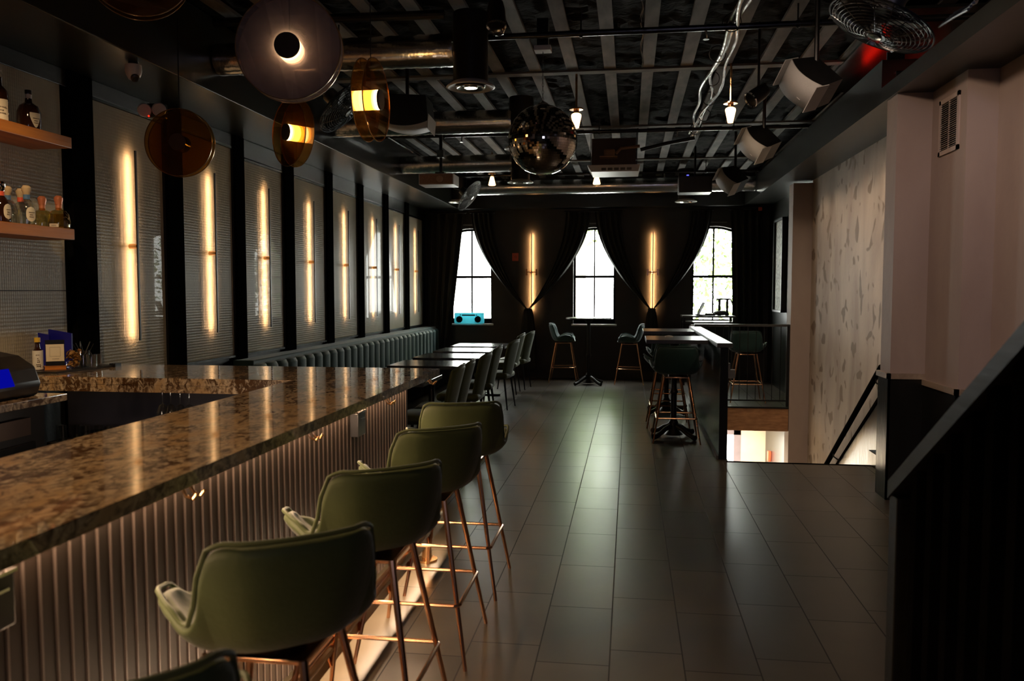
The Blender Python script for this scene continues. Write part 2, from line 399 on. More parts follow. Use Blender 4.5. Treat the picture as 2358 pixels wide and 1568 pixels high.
# back wall with three arched window openings
WIN = [(-3.19, -2.43, .955, 2.64), (-.98, -.25, .955, 2.64), (1.06, 1.79, .955, 2.64)]
b = B()
def arch_top(x0, x1, z, n=10, rise=.075):
    return [(x0+(x1-x0)*i/n, z-rise+rise*math.sin(PI*i/n)) for i in range(n+1)]
xs = [XL-.2]+[v for w in WIN for v in w[:2]]+[XR+.3]
for i in range(0, len(xs), 2): b.box(xs[i], xs[i+1], YB, YB+.28, -.3, ZC+.1)
for (x0, x1, z0, z1) in WIN:
    b.box(x0, x1, YB, YB+.28, -.3, z0)
    top = arch_top(x0, x1, z1)
    b.prism([(x, YB, z) for x, z in top]+[(x1, YB, ZC+.1), (x0, YB, ZC+.1)], (0, .28, 0))
build(b, 'wall_back', m_char, autoorg=False, kind='structure')
for i, (x0, x1, z0, z1) in enumerate(WIN):
    w = D.objects.new('window_%d' % (i+1), None); COL.objects.link(w); w.location = ((x0+x1)/2, YB+.14, z0); w['kind'] = 'structure'
    b = B(); t = .035; y0, y1 = YB+.12, YB+.17
    b.box(x0, x0+t, y0, y1, z0, z1); b.box(x1-t, x1, y0, y1, z0, z1); b.box(x0, x1, y0, y1, z0, z0+.09)
    b.prism([(x, y0, z) for x, z in arch_top(x0, x1, z1+.01)]+[(x, y0, z) for x, z in arch_top(x0, x1, z1-.035)][::-1], (0, .05, 0))
    build(b, 'window_frame', m_bwood, w, kind='structure')
    b = B(); zm = (z0+z1)/2-.01
    b.box((x0+x1)/2-.013, (x0+x1)/2+.013, y0+.005, y1-.005, z0+.05, z1-.01); b.box(x0, x1, y0+.003, y1-.003, zm-.025, zm+.02)
    build(b, 'muntin', m_bwood, w, kind='structure')
    b = B(); b.quad((x0, YB+.15, z0), (x1, YB+.15, z0), (x1, YB+.15, z1), (x0, YB+.15, z1)); build(b, 'pane', m_glassw, w, kind='structure')
    b = B(); b.box(x0-.03, x1+.03, YB-.03, YB+.13, z0-.03, z0, .004); build(b, 'window_sill', m_white, w, kind='structure')
    # horizontal trim line above the arch
    b = B(); b.box(x0+.16, x1-.16, YB-.03, YB, z1+.055, z1+.075); build(b, 'trim', m_strip, w, kind='structure')
# bulkhead over the windows
b = B(); b.box(XL, XR, 14.22, YB, 2.96, ZC); b.box(XL, XR, 14.20, 14.22, 2.96, 2.985)
build(b, 'trim_1', m_black, kind='structure')
# left wall
b = B(); b.box(XL-.2, XL, YF-.2, YB+.25, -.3, ZC+.1); build(b, 'wall_left', m_black, autoorg=False, kind='structure')
b = B(); b.box(XL-.2, XR+.6, YF-.2, YF, -.3, ZC+.1); build(b, 'wall_front', m_black, autoorg=False, kind='structure')
# soffit running along the left wall, with header
b = B(); b.box(XL, -2.98, YF, YB, 2.97, ZC, .006); build(b, 'trim_2', m_satin, kind='structure')
b = B(); b.box(XL, XL+.035, 7.3, YB, 2.80, 2.97, .004); build(b, 'trim_3', m_satin, kind='structure')
b = B(); b.box(XL, XL+.035, YF, 7.3, 2.86, 2.97, .004); build(b, 'trim_11', m_black, kind='structure')
# posts between panels
PAN = [(5.19, 6.09), (6.31, 7.22), (7.40, 8.33), (8.56, 9.54), (9.74, 10.72), (10.92, 11.90), (12.10, 13.06), (13.26, 14.25)]
gl = [5.62, 6.78, 7.87, 9.05, 10.22, 11.41, 12.57, 13.74]
posts = [(4.96, 5.19), (6.09, 6.31), (7.22, 7.40)]+[(PAN[i][1], PAN[i+1][0]) for i in range(2, 7)]
for i, (y0, y1) in enumerate(posts):
    b = B(); b.box(XL, XL+.06, y0, y1, 0, 2.97, .004); build(b, 'trim_%d' % (20+i), m_postblack, kind='structure')
ordn = ['nearest the bar', 'second from the bar', 'third from the bar', 'fourth from the bar', 'fifth from the bar', 'sixth from the bar', 'second from the window wall', 'beside the window wall']
proto = None
def mk_sconce_local():
    """a thin rod whose led faces the wall; local: wall at x=0, rod out at x=+.06, along z"""
    t = thing('linear_wall_light', '', 'wall light')
    b = B(); b.box(.062, .068, -.008, .008, -.69, .69); b.box(.058, .064, -.008, -.0062, -.69, .69); b.box(.058, .064, .0062, .008, -.69, .69); build(b, 'rod', m_bmetal, t, local=True)
    b = B(); b.quad((.061, -.006, -.67), (.061, .006, -.67), (.061, .006, .67), (.061, -.006, .67)); build(b, 'led_strip', e_sconce, t, local=True)
    b = B(); b.cyl((0, 0, 0), .018, .062, (1, 0, 0), 16); build(b, 'bracket', m_brass, t, local=True)
    return t
sc0 = mk_sconce_local(); used = False
for i, (y0, y1) in enumerate(PAN):
    zt = 2.86 if i < 2 else 2.79
    t = thing('wall_panel', 'beige reeded wall panel in a black frame on the left wall, %s' % ordn[i], 'wall panel', (XL, (y0+y1)/2, .93), 'reeded wall panels along the left wall')
    b = B(); b.box(XL+.004, XL+.022, y0+.02, y1-.02, .95, zt-.02); build(b, 'panel', m_panel, t)
    b = B(); f = .018
    b.box(XL+.002, XL+.04, y0, y0+f, .93, zt); b.box(XL+.002, XL+.04, y1-f, y1, .93, zt); b.box(XL+.002, XL+.04, y0, y1, .93, .93+f); b.box(XL+.002, XL+.04, y0, y1, zt-f, zt)
    build(b, 'panel_frame', m_blackgloss, t)
    loc = (XL+.022, gl[i], 1.87)
    lab = 'thin vertical led wall light glowing on the reeded panel %s' % ordn[i]
    if i == 0: sc0.location = loc; sc0['label'] = lab; sc0['group'] = 'led wall lights on the left panels'; s = sc0
    else: s = dup(sc0, loc, 0, lab)
# back bar wall panel, behind the shelves
b = B(); b.box(XL+.004, XL+.03, 3.2, 4.90, 1.55, 2.86); b.box(XL+.004, XL+.03, 3.2, 4.90, .93, 1.545)
build(b, 'trim_4', m_panel, kind='structure')
# right side: walls stepping in and out, underside of the ceiling ledge at 2.965
ZW = 2.965
b = B()
b.box(XR, XR+.3, OY1, YB, -3.2, ZC)      # behind, black upper
build(b, 'wall_right', m_satin, autoorg=False, kind='structure')
b = B(); b.box(XR, XR+.3, 6.61, OY1, -3.2, ZC); build(b, 'wall_plaster', m_plaster, autoorg=False, kind='structure')
b = B(); b.box(2.085, XR, OY1-.03, OY1+.25, -3.2, 2.93); build(b, 'wall_pilaster', m_plasterA, autoorg=False, kind='structure')
b = B(); b.box(1.90, XR+.3, 6.37, 6.61, 0, ZW); build(b, 'wall_pier', m_plasterA, autoorg=False, kind='structure')
b = B(); b.box(2.14, XR+.3, 5.75, 6.37, 0, ZW); build(b, 'wall_recess', m_plasterA, autoorg=False, kind='structure')
b = B(); b.box(XR, XR+.3, YF-.2, 5.75, 0, ZC); build(b, 'wall_right_near', m_plasterA, autoorg=False, kind='structure')
# ledge soffit with fascia
b = B(); b.box(1.88, XR, YF, 6.7, ZW, 3.08); b.box(1.88, XR, 6.7, YB, ZW, 3.29)
build(b, 'trim_5', m_satin, autoorg=False, kind='structure')
b = B(); b.box(2.5, 2.9, YF, YB, 3.0, ZC+.1); build(b, 'wall_ledge', m_black, autoorg=False, kind='structure')
# black wainscot with pale chair rail
b = B(); b.box(1.885, 1.90, 6.355, 6.61, 0, .90); b.box(1.885, 2.14, 6.355, 6.37, 0, .90); b.box(2.125, 2.14, 5.735, 6.37, 0, .86); b.box(2.125, XR, 5.735, 5.75, 0, .86); b.box(XR-.015, XR, YF, 5.75, 0, .86)
build(b, 'trim_6', m_blackgloss, autoorg=False, kind='structure')
b = B(); b.box(1.875, 1.90, 6.345, 6.63, .90, .94); b.box(1.875, 2.14, 6.345, 6.37, .90, .94); b.box(2.115, 2.14, 5.725, 6.37, .86, .90); b.box(2.115, XR, 5.725, 5.75, .86, .90); b.box(XR-.025, XR, YF, 5.75, .86, .90)
build(b, 'trim_7', m_trimwood, autoorg=False, kind='structure')
# sloped wainscot following the stairs down
sl = -.63
def zs(y, z0=.80): return z0+sl*(y-7.7)
b = B(); b.prism([(XR-.012, 6.61, zs(7.7)), (XR-.012, 7.6, zs(7.7)), (XR-.012, OY1, zs(OY1)), (XR-.012, OY1, -3), (XR-.012, 6.61, -3)], (.012, 0, 0))
build(b, 'trim_8', m_blackgloss, autoorg=False, kind='structure')
b = B(); b.box(2.12, XR, 6.61, 7.66, 0, .13, .004); build(b, 'trim_9', m_blackgloss, kind='structure')
# timber fascia of the floor slab beyond the stair opening, black edge strip
b = B(); b.box(OX, 2.08, OY1-.02, OY1, -.31, -.0, .002); build(b, 'trim_10', m_osb, kind='structure')
b = B(); b.box(OX, 2.08, OY1-.04, OY1+.02, -.008, .012); build(b, 'trim_12', m_bmetal, kind='structure')
b = B(); b.box(OX-.02, XR-.02, OY0-.03, OY0+.01, -.31, .003); build(b, 'trim_13', m_bwood, kind='structure')
# lower storey
m_low = pm('cream lower wall', (.62, .56, .46), (.56, .50, .41), 3, .8)
m_lowf = pm('lower floor', (.4, .37, .33), (.34, .31, .28), 3, .5)
b = B(); b.box(.3, XR+.3, 6.5, YB+.2, -3.3, -3.2); build(b, 'floor_lower', m_lowf, autoorg=False, kind='structure')
b = B(); b.box(.2, .3, 6.5, YB+.2, -3.3, -.31); b.box(.3, XR, 6.5, 6.6, -3.3, -.31)
# far wall with doorway
b.box(1.92, XR+.02, YB, YB+.1, -3.3, -.31); b.box(.2, 1.05, YB, YB+.1, -3.3, -.31); b.box(1.05, 1.92, YB, YB+.1, -.80, -.31)
build(b, 'wall_lower', m_low, autoorg=False, kind='structure')
dr = D.objects.new('door_1', None); COL.objects.link(dr); dr.location = (1.5, YB+.03, -3.2); dr['kind'] = 'structure'
b = B(); y0, y1 = YB, YB+.05
b.box(1.80, 1.92, y0, y1, -3.2, -.80); b.box(1.05, 1.15, y0, y1, -3.2, -.80); b.box(1.05, 1.92, y0, y1, -.94, -.80)
build(b, 'door_frame', pm('grey door frame', (.22, .2, .24), None, 4, .5), dr, kind='structure')
b = B(); b.quad((1.15, YB+.03, -3.2), (1.8, YB+.03, -3.2), (1.8, YB+.03, -.94), (1.15, YB+.03, -.94)); build(b, 'pane', m_glassw, dr, kind='structure')
# stairs going down (treads) and going up beside the camera
n = 12
b = B()
for i in range(n):
    z = -(i+1)*.21
    if z < -3.2: break
    b.box(1.0, XR-.02, OY0+.02+i*.29, OY0+.02+(i+1)*.29, z-.05, z)
st = build(b, 'staircase', m_bwood); tag(st, 'black staircase going down inside the floor opening to the bright lower level', 'stairs')
up = thing('staircase', 'black staircase going up in front of the right wall beside the balustrade', 'stairs', (1.5, 2.6, 0))
b = B()
for i in range(13):
    y1 = 2.70-i*.285; z = (i+1)*.175
    b.box(.93, XR-.03, y1-.30, y1, z-.04, z, .004)
build(b, 'tread', m_bwood, up)
b = B()
for i in range(13):
    y1 = 2.70-i*.285; z = (i+1)*.175
    b.box(.93, XR-.03, y1-.02, y1-.005, z-.175, z-.04)
build(b, 'riser', m_bwood, up)
b = B(); b.prism([(.90, 2.74, 0), (.90, 2.74, .10), (.90, -.9, 2.30), (.90, -.9, 2.05), (.90, 2.3, 0)], (.035, 0, 0)); build(b, 'stringer', m_bwood, up)
# outside: ground and trees behind the window wall
b = B(); b.box(-25, 25, YB+.4, 50, -3.5, -3.4); build(b, 'ground_outside', m_outside, autoorg=False, kind='structure')

# ================================================================== LEFT: banquette
bq = thing('banquette', 'long channel-tufted dark green velvet banquette along the left wall', 'bench', (-3.3, 10.8, 0))
b = B(); b.box(XL+.01, -2.82, 7.15, 14.42, .1, .36, .01); build(b, 'base', m_bwood, bq)
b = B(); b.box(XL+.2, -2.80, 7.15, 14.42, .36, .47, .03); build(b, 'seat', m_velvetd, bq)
y = 7.15; n = 31; w = (14.42-7.15)/n
for i in range(n):
    b = B()
    y0 = 7.15+i*w
    def fn(u, v, y0=y0):
        a = PI*u; yy = y0+w*u
        bul = .045*math.sin(a)**.6 if 0 < u < 1 else 0
        zz = .46+.44*v; t = max(0, (v-.85)/.15)
        return (-3.40+bul*(1-t*t*.9)-.07*t*t, yy, zz-.015*t*t)
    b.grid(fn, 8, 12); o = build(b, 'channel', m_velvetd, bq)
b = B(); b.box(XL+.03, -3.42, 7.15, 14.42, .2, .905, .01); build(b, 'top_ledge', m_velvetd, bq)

# ================================================================== BAR
bar = thing('bar_counter', 'L-shaped bar with polished brown granite top and dark fluted front', 'bar', (-1.4, 2.3, 0))
b = B()
poly = [(-1.15, -1.5), (-1.15, 4.93), (XL+.065, 4.93), (XL+.065, 4.17), (-1.78, 4.17), (-1.78, -1.5)]
# laminated edge: two slabs with a thin seam
for z0, z1, ins in ((1.031, 1.07, 0), (1.028, 1.032, .003), (.99, 1.029, .0)):
    if z0 < 1: pp = [(-1.15-ins, -1.5), (-1.15-ins, 4.93-ins), (XL+.065, 4.93-ins), (XL+.065, 4.17+ins), (-1.78+ins, 4.17+ins), (-1.78+ins, -1.5)]
    else: pp = [(-1.15-ins, -1.5), (-1.15-ins, 4.93-ins), (XL+.065, 4.93-ins), (XL+.065, 4.17+ins), (-1.78+ins, 4.17+ins), (-1.78+ins, -1.5)]
    if z0 < 1:
        # lower lamination only along the return's inner edge
        b.box(XL+.065, -1.78, 4.17, 4.25, z0, z1)
    else: b.prism([(x, y, z0) for x, y in pp], (0, 0, z1-z0))
build(b, 'countertop', m_granite, bar)
b = B(); b.box(-1.40, -1.345, -1.5, 4.86, .02, 1.03); b.box(-3.58, -1.345, 4.80, 4.86, .02, 1.03)
build(b, 'panel', m_die, bar)
b = B()
y = -.5; i = 0
while y < 4.85:
    b.box(-1.345, -1.333, y+.004, y+.044, .02, 1.028, .003); y += .052
build(b, 'board', m_die, bar)
b = B()
y = -.5
while y < 4.85:
    b.box(-1.345, -1.330, y-.0035, y+.0015, .02, 1.029); y += .052
build(b, 'bead', m_bead, bar)
b = B(); b.box(-1.42, -1.36, -1.5, 4.80, .02, 1.02); b.box(-3.5, -1.42, 4.72, 4.80, .02, .98); build(b, 'back_panel', pm('steel underbar', (.30, .27, .28), (.24, .22, .23), 4, .4), bar)
b = B(); b.prism([(-1.327, -1.2, 1.030), (-1.327, -1.2, 1.005), (-1.300, -1.2, 1.0085), (-1.300, -1.2, 1.030)], (0, 6.02, 0)); build(b, 'light_channel', m_bmetal, bar)
b = B(); b.quad((-1.322, -1.2, 1.004), (-1.303, -1.2, 1.007), (-1.303, 4.82, 1.007), (-1.322, 4.82, 1.004)); build(b, 'led_strip', e_led, bar)
fr = thing('foot_rail', 'round brass foot rail running low along the bar front', 'foot rail', (-1.11, 2, 0))
b = B(); b.tube([(-1.11, -1.2, .21), (-1.11, 4.8, .21)], .028, 16); build(b, 'rail', m_brass, fr)
b = B(); b.quad((-1.135, -1.2, .176), (-1.118, -1.2, .170), (-1.118, 4.8, .170), (-1.135, 4.8, .176)); build(b, 'led_strip', e_led2, fr)
b = B(); b.box(-1.112, -1.102, -1.2, 4.8, .135, .185); build(b, 'light_shield', m_brass, fr)
for y in (1.1, 2.82, 4.54):
    b = B(); b.tube([(-1.14, y, .0), (-1.14, y, .19)], [.03, .022], 14); b.cyl((-1.14, y, 0), .06, .012); b.tube([(-1.14, y, .19), (-1.11, y, .21)], .02, 10)
    build(b, 'post', m_brass, fr)
# hooks beneath the counter edge
pos = [(.98, 'nearest the camera'), (2.09, 'above the nearest full stool'), (2.98, 'halfway along the bar'), (3.97, 'left of the far socket'), (4.86, 'at the far bar corner')]
h0 = None
for i, (y, w_) in enumerate(pos):
    lab = 'small double brass coat hook under the bar edge, %s' % w_
    if h0 is None:
        h0 = thing('coat_hook', lab, 'hook', (-1.20, y, 1.028), 'double hooks under the bar edge')
        b = B(); b.box(-.02, .02, -.03, .03, -.004, .002); build(b, 'plate', m_brass, h0, local=True)
        for q in (-.02, .02):
            b = B(); b.tube([(.0, q, 0), (0.0, q, -.02), (.01, q, -.04), (.03, q, -.045), (.042, q, -.03)], .005, 8); build(b, 'prong', m_brass, h0, local=True)
    else: dup(h0, (-1.20, y, 1.028), 0, lab)
for y, lab in ((3.86, 'dark socket box with chrome rim on the fluted bar front, farther along'), (1.50, 'dark socket box on the fluted bar front at the left picture edge')):
    t = thing('socket_box', lab, 'socket', (-1.33, y, .87), 'sockets on the bar front')
    b = B(); b.box(-1.333, -1.29, y-.055, y+.055, .84, .955, .004); build(b, 'case', m_rubber, t)
    b = B(); b.box(-1.333, -1.285, y-.058, y+.058, .955, .962); b.box(-1.29, -1.286, y-.035, y+.035, .92, .926); build(b, 'trim_strip', m_chrome, t)

# ================================================================== STOOLS
def shell_fn(backh=.30, armh=.15, W=.190):
    def hz(d):  # d: degrees from the front
        pts = [(0, -.012), (24, .0), (48, .045), (64, .085), (78, .095), (94, .078), (108, .055), (114, .058), (119, .10), (126, .20), (133, .25), (142, .262), (180, .262)]
        for (a, p), (c, q) in zip(pts, pts[1:]):
            if d <= c:
                t = (d-a)/(c-a); t = t*t*(3-2*t); v = p+(q-p)*t
                return v
        return .262
    def rim(thd):
        d = abs(((thd+180) % 360)-180)
        c, s_ = math.cos(R(thd)), math.sin(R(thd))
        e = 2.8
        r = (abs(c/.172)**e+abs(s_/W)**e)**(-1/e)
        h = hz(d)
        fl = .02+.04*max(0, 1-abs(d-78)/42)      # arms flare outwards
        fl += .03*max(0, min(1, (d-115)/35))
        return r, h, fl
    def fn(u, v):
        thd = -180+360*u; r, h, fl = rim(thd)
        c, s_ = math.cos(R(thd)), math.sin(R(thd))
        if v < .55:
            t = v/.55; rr = r*.80*t; z = .035*(1-t*t)*.6
        else:
            t = (v-.55)/.45
            if h > .05: z = -.0+h*(1-math.cos(t*PI/2))*.55+h*t*.45; rr = r*.80+(r*.20)*math.sin(t*PI/2)+fl*t
            else: z = h*t; rr = r*.80+(r*.20+fl)*t
        return (rr*c, rr*s_, z)
    return fn, rim
def make_stool(name, label, mat, leg_mat, group):
    t = thing(name, label, 'bar stool', (0, 0, 0), group)
    fn, rim = shell_fn()
    b = B(); vs = []
    nu, nv = 96, 16
    g = [[Vector(fn(i/nu, j/nv)) for j in range(1, nv+1)] for i in range(nu)]
    bm = b.bm
    cen = bm.verts.new(Vector((0, 0, .021))); vv = [[bm.verts.new(p) for p in row] for row in g]
    for i in range(nu):
        a, c = vv[i], vv[(i+1) % nu]
        f = bm.faces.new((cen, a[0], c[0])); f.smooth = True
        for j in range(nv-1):
            f = bm.faces.new((a[j], a[j+1], c[j+1], c[j])); f.smooth = True
    for v in bm.verts: v.co.z += .722
    o = build(b, 'seat', mat, t, local=True)
    m = mod(o, 'SOLIDIFY', thickness=.034, offset=1)   # grows outwards/down
    mod(o, 'SUBSURF', levels=1, render_levels=1)
    b = B(); ring = []
    for i in range(nu):
        x, y, z = fn(i/nu, 1.0); q_ = max(0, min(1, z/.08)); l_ = math.hypot(x, y); e_ = 1+.024*q_/l_; ring.append((x*e_, y*e_, z+.724+.002*q_-.024*(1-q_)))
    b.tube(ring, .0065, 6, closed=True); build(b, 'piping', mat, o, local=True)
    # centre seam down the outside of the back
    b = B(); b.cyl((0, 0, .665), .08, .03); build(b, 'swivel_plate', m_bmetal, t, local=True)
    b = B(); b.box(-.125, .125, -.125, .125, .655, .668, .004); build(b, 'seat_frame', leg_mat, t, local=True)
    for sx_ in (-1, 1):
        for sy_ in (-1, 1):
            b = B(); b.tube([(sx_*.235, sy_*.245, 0), (sx_*.122, sy_*.122, .668)], [.0085, .012], 10); build(b, 'leg', leg_mat, t, local=True)
    b = B(); a = .202; c = .212; z = .255; q = .02
    pts = [(-a, -c+q), (-a+q*.3, -c+q*.3), (-a+q, -c), (a-q, -c), (a-q*.3, -c+q*.3), (a, -c+q), (a, c-q), (a-q*.3, c-q*.3), (a-q, c), (-a+q, c), (-a+q*.3, c-q*.3), (-a, c-q)]
    b.tube([(x, y, z) for x, y in pts], .0085, 8, closed=True); build(b, 'footrest', leg_mat, t, local=True)
    return t
def place_stool(proto, loc, face, label, group, first=False, base=0):
    """face: direction the seat looks, in degrees (world, 0 = +x)"""
    s = proto if first else dup(proto, loc)
    s.location = loc; s['label'] = label; s['group'] = group; s.rotation_euler = (0, 0, R(base))
    for ch in s.children:
        if ch.name.split('.')[0] == 'seat': ch.rotation_euler = (0, 0, R(face-base))
    return s
G1 = 'green velvet stools along the bar'
st0 = make_stool('bar_stool', '', m_velvet, m_copper, G1)
spots = [(4.23, 108, 'green velvet bar stool with brass legs at the far end of the bar'),
         (3.46, 130, 'green velvet bar stool, second from the far end of the bar'),
         (2.69, 130, 'green velvet bar stool in the middle of the row, curved arm lit'),
         (1.95, 128, 'largest fully visible green velvet bar stool, nearest whole one to the camera'),
         (1.22, 130, 'green velvet bar stool cut off at the bottom picture edge')]
for i, (y, fc, lab) in enumerate(spots):
    place_stool(st0, (-.885, y, 0), fc, lab, G1, first=(i == 0))
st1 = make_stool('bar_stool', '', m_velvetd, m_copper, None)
G2 = 'cold-tinted green velvet stools at the high tables'
place_stool(st1, (.48, 8.62, 0), 90, 'cold-tinted green velvet bar stool with its back to us at the nearer high table', G2, first=True)
place_stool(st1, (.44, 9.55, 0), 110, 'cold-tinted green bar stool between the two high tables, partly hidden by the nearest one', G2)
place_stool(st1, (.49, 10.66, 0), 95, 'cold-tinted green bar stool tucked under the farther high table', G2)
place_stool(st1, (-1.10, 13.95, 0), 0, 'dark bar stool to the left of the round pedestal table, facing right', G2)
place_stool(st1, (.0, 13.80, 0), 180, 'dark bar stool to the right of the round pedestal table, facing left', G2)
place_stool(st1, (1.62, 11.85, 0), 80, 'cold-tinted green bar stool behind the balusters beyond the stair opening', G2)

# ================================================================== DINING CHAIRS + TABLES
def make_chair():
    t = thing('dining_chair', '', 'chair', (0, 0, 0), 'green dining chairs at the banquette tables')
    # faces -x : back at +x
    def fb(u, v):
        a = (u-.5)*2; w = .235-.05*(1-v)**1.5
        wtop = w*(1-.10*max(0, v-.8)/.2)
        z = .40+.50*v-.05*max(0, abs(a)-.55)*v*1.5
        xx = .17+.10*v+.02*v*v-.07*a*a*(.6+.4*v)
        return (xx, wtop*a, z)
    b = B(); b.grid(fb, 14, 12); o = build(b, 'backrest', m_velvet, t, local=True)
    mod(o, 'SOLIDIFY', thickness=.045, offset=0); mod(o, 'SUBSURF', levels=1, render_levels=1)
    ring = [fb(0, j/12) for j in range(13)]+[fb(i/14, 1) for i in range(1, 15)]+[fb(1, 1-j/12) for j in range(1, 13)]
    b = B(); b.tube([(x+.012, y*1.03, z+.004) for x, y, z in ring], .007, 6); build(b, 'piping', m_velvet, o, local=True)
    b = B(); b.box(-.25, .20, -.235, .235, .40, .48, .035); build(b, 'seat', m_velvet, t, local=True, smooth=True)
    for sx_ in (-1, 1):
        for sy_ in (-1, 1):
            b = B(); b.tube([(sx_*.22-.02, sy_*.21, 0), (sx_*.17-.02, sy_*.17, .41)], [.009, .015], 8); build(b, 'leg', m_bmetal, t, local=True)
    return t
ch0 = make_chair()
GC = 'green dining chairs at the banquette tables'
cy = [(7.02, -1.72, 4, 'olive velvet dining chair with its seat showing beyond the bar end'), (7.50, -1.72, 4, 'olive velvet dining chair, second one beyond the bar end'),
      (8.52, -1.73, 0, 'olive velvet dining chair third from the bar, broad back to us'), (9.50, -1.77, 3, 'olive velvet dining chair fourth from the bar'),
      (10.70, -1.73, -6, 'olive velvet dining chair fifth from the bar with bright edge'), (12.25, -1.85, 0, 'olive velvet dining chair second from the window wall'),
      (12.90, -1.78, -6, 'olive velvet dining chair nearest the window wall')]
for i, (y, x, rz, lab) in enumerate(cy):
    if i == 0: ch0.location = (x, y, 0); ch0.rotation_euler = (0, 0, R(rz)); ch0['label'] = lab
    else: dup(ch0, (x, y, 0), R(rz), lab)
tys = [(7.25, 'dark stone dining table just beyond the bar end'), (8.82, 'dark stone dining table second from the bar, mottled shine'), (9.88, 'dark stone dining table third from the bar, washed white by the windows'), (10.90, 'dark stone dining table fourth from the bar'), (11.90, 'dark stone dining table nearest the window wall')]
tb0 = None
for i, (y, lab) in enumerate(tys):
    if tb0 is None:
        tb0 = thing('dining_table', lab, 'table', (-2.15, y, 0), 'dining tables along the banquette')
        b = B(); b.box(-.40, .40, -.36, .36, .715, .75, .004); build(b, 'tabletop', m_tabletop, tb0, local=True)
        b = B(); b.tube([(0, 0, .02), (0, 0, .715)], .035, 14); build(b, 'pedestal', m_bmetal, tb0, local=True)
        b = B(); b.box(-.28, .28, -.03, .03, 0, .03, .005); b.box(-.03, .03, -.26, .26, 0, .03, .005); build(b, 'base', m_bmetal, tb0, local=True)
    else: dup(tb0, (-2.15, y, 0), 0, lab)

# ================================================================== HIGH TABLES right
def ornate_base(t, z1, loc=True, s=1.0):
    b = B(); b.lathe([(.0, .03), (.10*s, .03), (.07, .06), (.045, .10), (.05, .16), (.03, .2), (.032, .45), (.045, .48), (.03, .52), (.028, z1-.08), (.05, z1-.03), (.09, z1)], (0, 0, 0), n=18)
    build(b, 'pedestal', m_bmetal, t, local=True)
    for k in range(4):
        a = PI/4+k*PI/2; c, s_ = math.cos(a), math.sin(a)
        b = B(); pts = [(.05, .12), (.12, .10), (.19, .06), (.26, .035), (.30, .03)]
        b.tube([(r*c*s, r*s_*s, z) for r, z in pts], [.03, .026, .024, .026, .03], 10); build(b, 'foot', m_bmetal, t, local=True)
tH = thing('high_table', 'high table top butted against the half wall, nearer of the two', 'table', (.47, 8.80, 0), 'high tables against the half wall')
b = B(); b.box(-.30, .315, -.38, .38, 1.01, 1.05, .003); build(b, 'tabletop', m_barrail, tH, local=True)
ornate_base(tH, 1.01)
dup(tH, (.47, 10.55, 0), 0, 'high table top butted against the half wall, farther of the two')
tR = thing('round_table', 'tall pedestal table standing before the middle window', 'table', (-.66, 13.55, 0))
b = B(); b.lathe([(0, 1.07), (.37, 1.07), (.375, 1.085), (.37, 1.10), (0, 1.10)], n=40); build(b, 'tabletop', m_bmetal, tR, local=True)
ornate_base(tR, 1.07)
ca = B(); ca.lathe([(0, 0), (.045, 0), (.04, .012), (.012, .018), (0, .02)], (.42, 8.95, 1.05), n=20)
tag(build(ca, 'candle_dish', m_white), 'small pale round dish on the nearer high table', 'dish')
# half wall
hw = thing('half_wall', 'black half wall with a pale lit ledge running beside the stair opening', 'half wall', (.86, 9.4, 0))
b = B(); b.box(.82, .895, 7.68, 11.25, 0, 1.03, .003); build(b, 'panel', m_blackgloss, hw)
b = B(); b.box(.79, .93, 7.66, 11.25, 1.03, 1.07, .003); build(b, 'ledge', m_barrail, hw)
b = B(); b.box(.80, .82, 7.7, 11.25, 0, .03); build(b, 'baseboard', m_strip, hw)
# balustrade across the far edge
bl = thing('balustrade', 'black railing with thin balusters across the far edge of the stair opening', 'railing', (1.5, 11.22, 0))
b = B(); b.box(.86, 2.09, 11.21, 11.33, 1.07, 1.10, .003); build(b, 'top_rail', m_barrail, bl)
b = B(); b.box(2.05, 2.09, 11.21, 11.25, 0, 1.08); b.box(.90, .93, 11.21, 11.25, 0, 1.08); b.box(.9, 2.07, 11.22, 11.24, .08, .10); build(b, 'post', m_bmetal, bl)
for i in range(10):
    x = 1.03+i*.105
    b = B(); b.tube([(x, 11.23, .09), (x, 11.23, 1.07)], .005, 6); build(b, 'baluster', m_bmetal, bl)
# small boxes seen inside the stair side of the half wall
b = B(); b.box(.90, .99, 7.95, 8.03, .72, .80); b.box(.90, .945, 7.95, 8.03, .80, .86); tag(build(b, 'phone_bracket', m_strip), 'small pale stepped bracket on the stair side of the half wall', 'bracket')

# wall handrail of the down stair
hr = thing('handrail', 'black wooden handrail sloping down the plaster wall beside the lower stairs', 'handrail', (2.25, 7.8, .8))
b = B(); b.tube([(2.25, 7.72, .86), (2.25, 7.80, .86), (2.25, 11.0, .86-3.2*.66)], .026, 10); build(b, 'rail', m_bwood, hr)
for y in (7.95, 9.45, 10.7):
    z = .86-(y-7.8)*.66
    b = B(); b.tube([(2.25, y, z-.02), (2.25, y, z-.06), (2.29, y, z-.09), (XR, y, z-.09)], .008, 8); build(b, 'bracket', m_bmetal, hr)
b = B(); b.prism([(2.31, 6.61, .80), (2.31, 7.70, .80), (2.31, 11.1, .80-3.4*.63), (2.31, 11.1, .765-3.4*.63), (2.31, 7.70, .765), (2.31, 6.61, .765)], (.02, 0, 0)); build(b, 'lower_trim', m_bwood, hr)

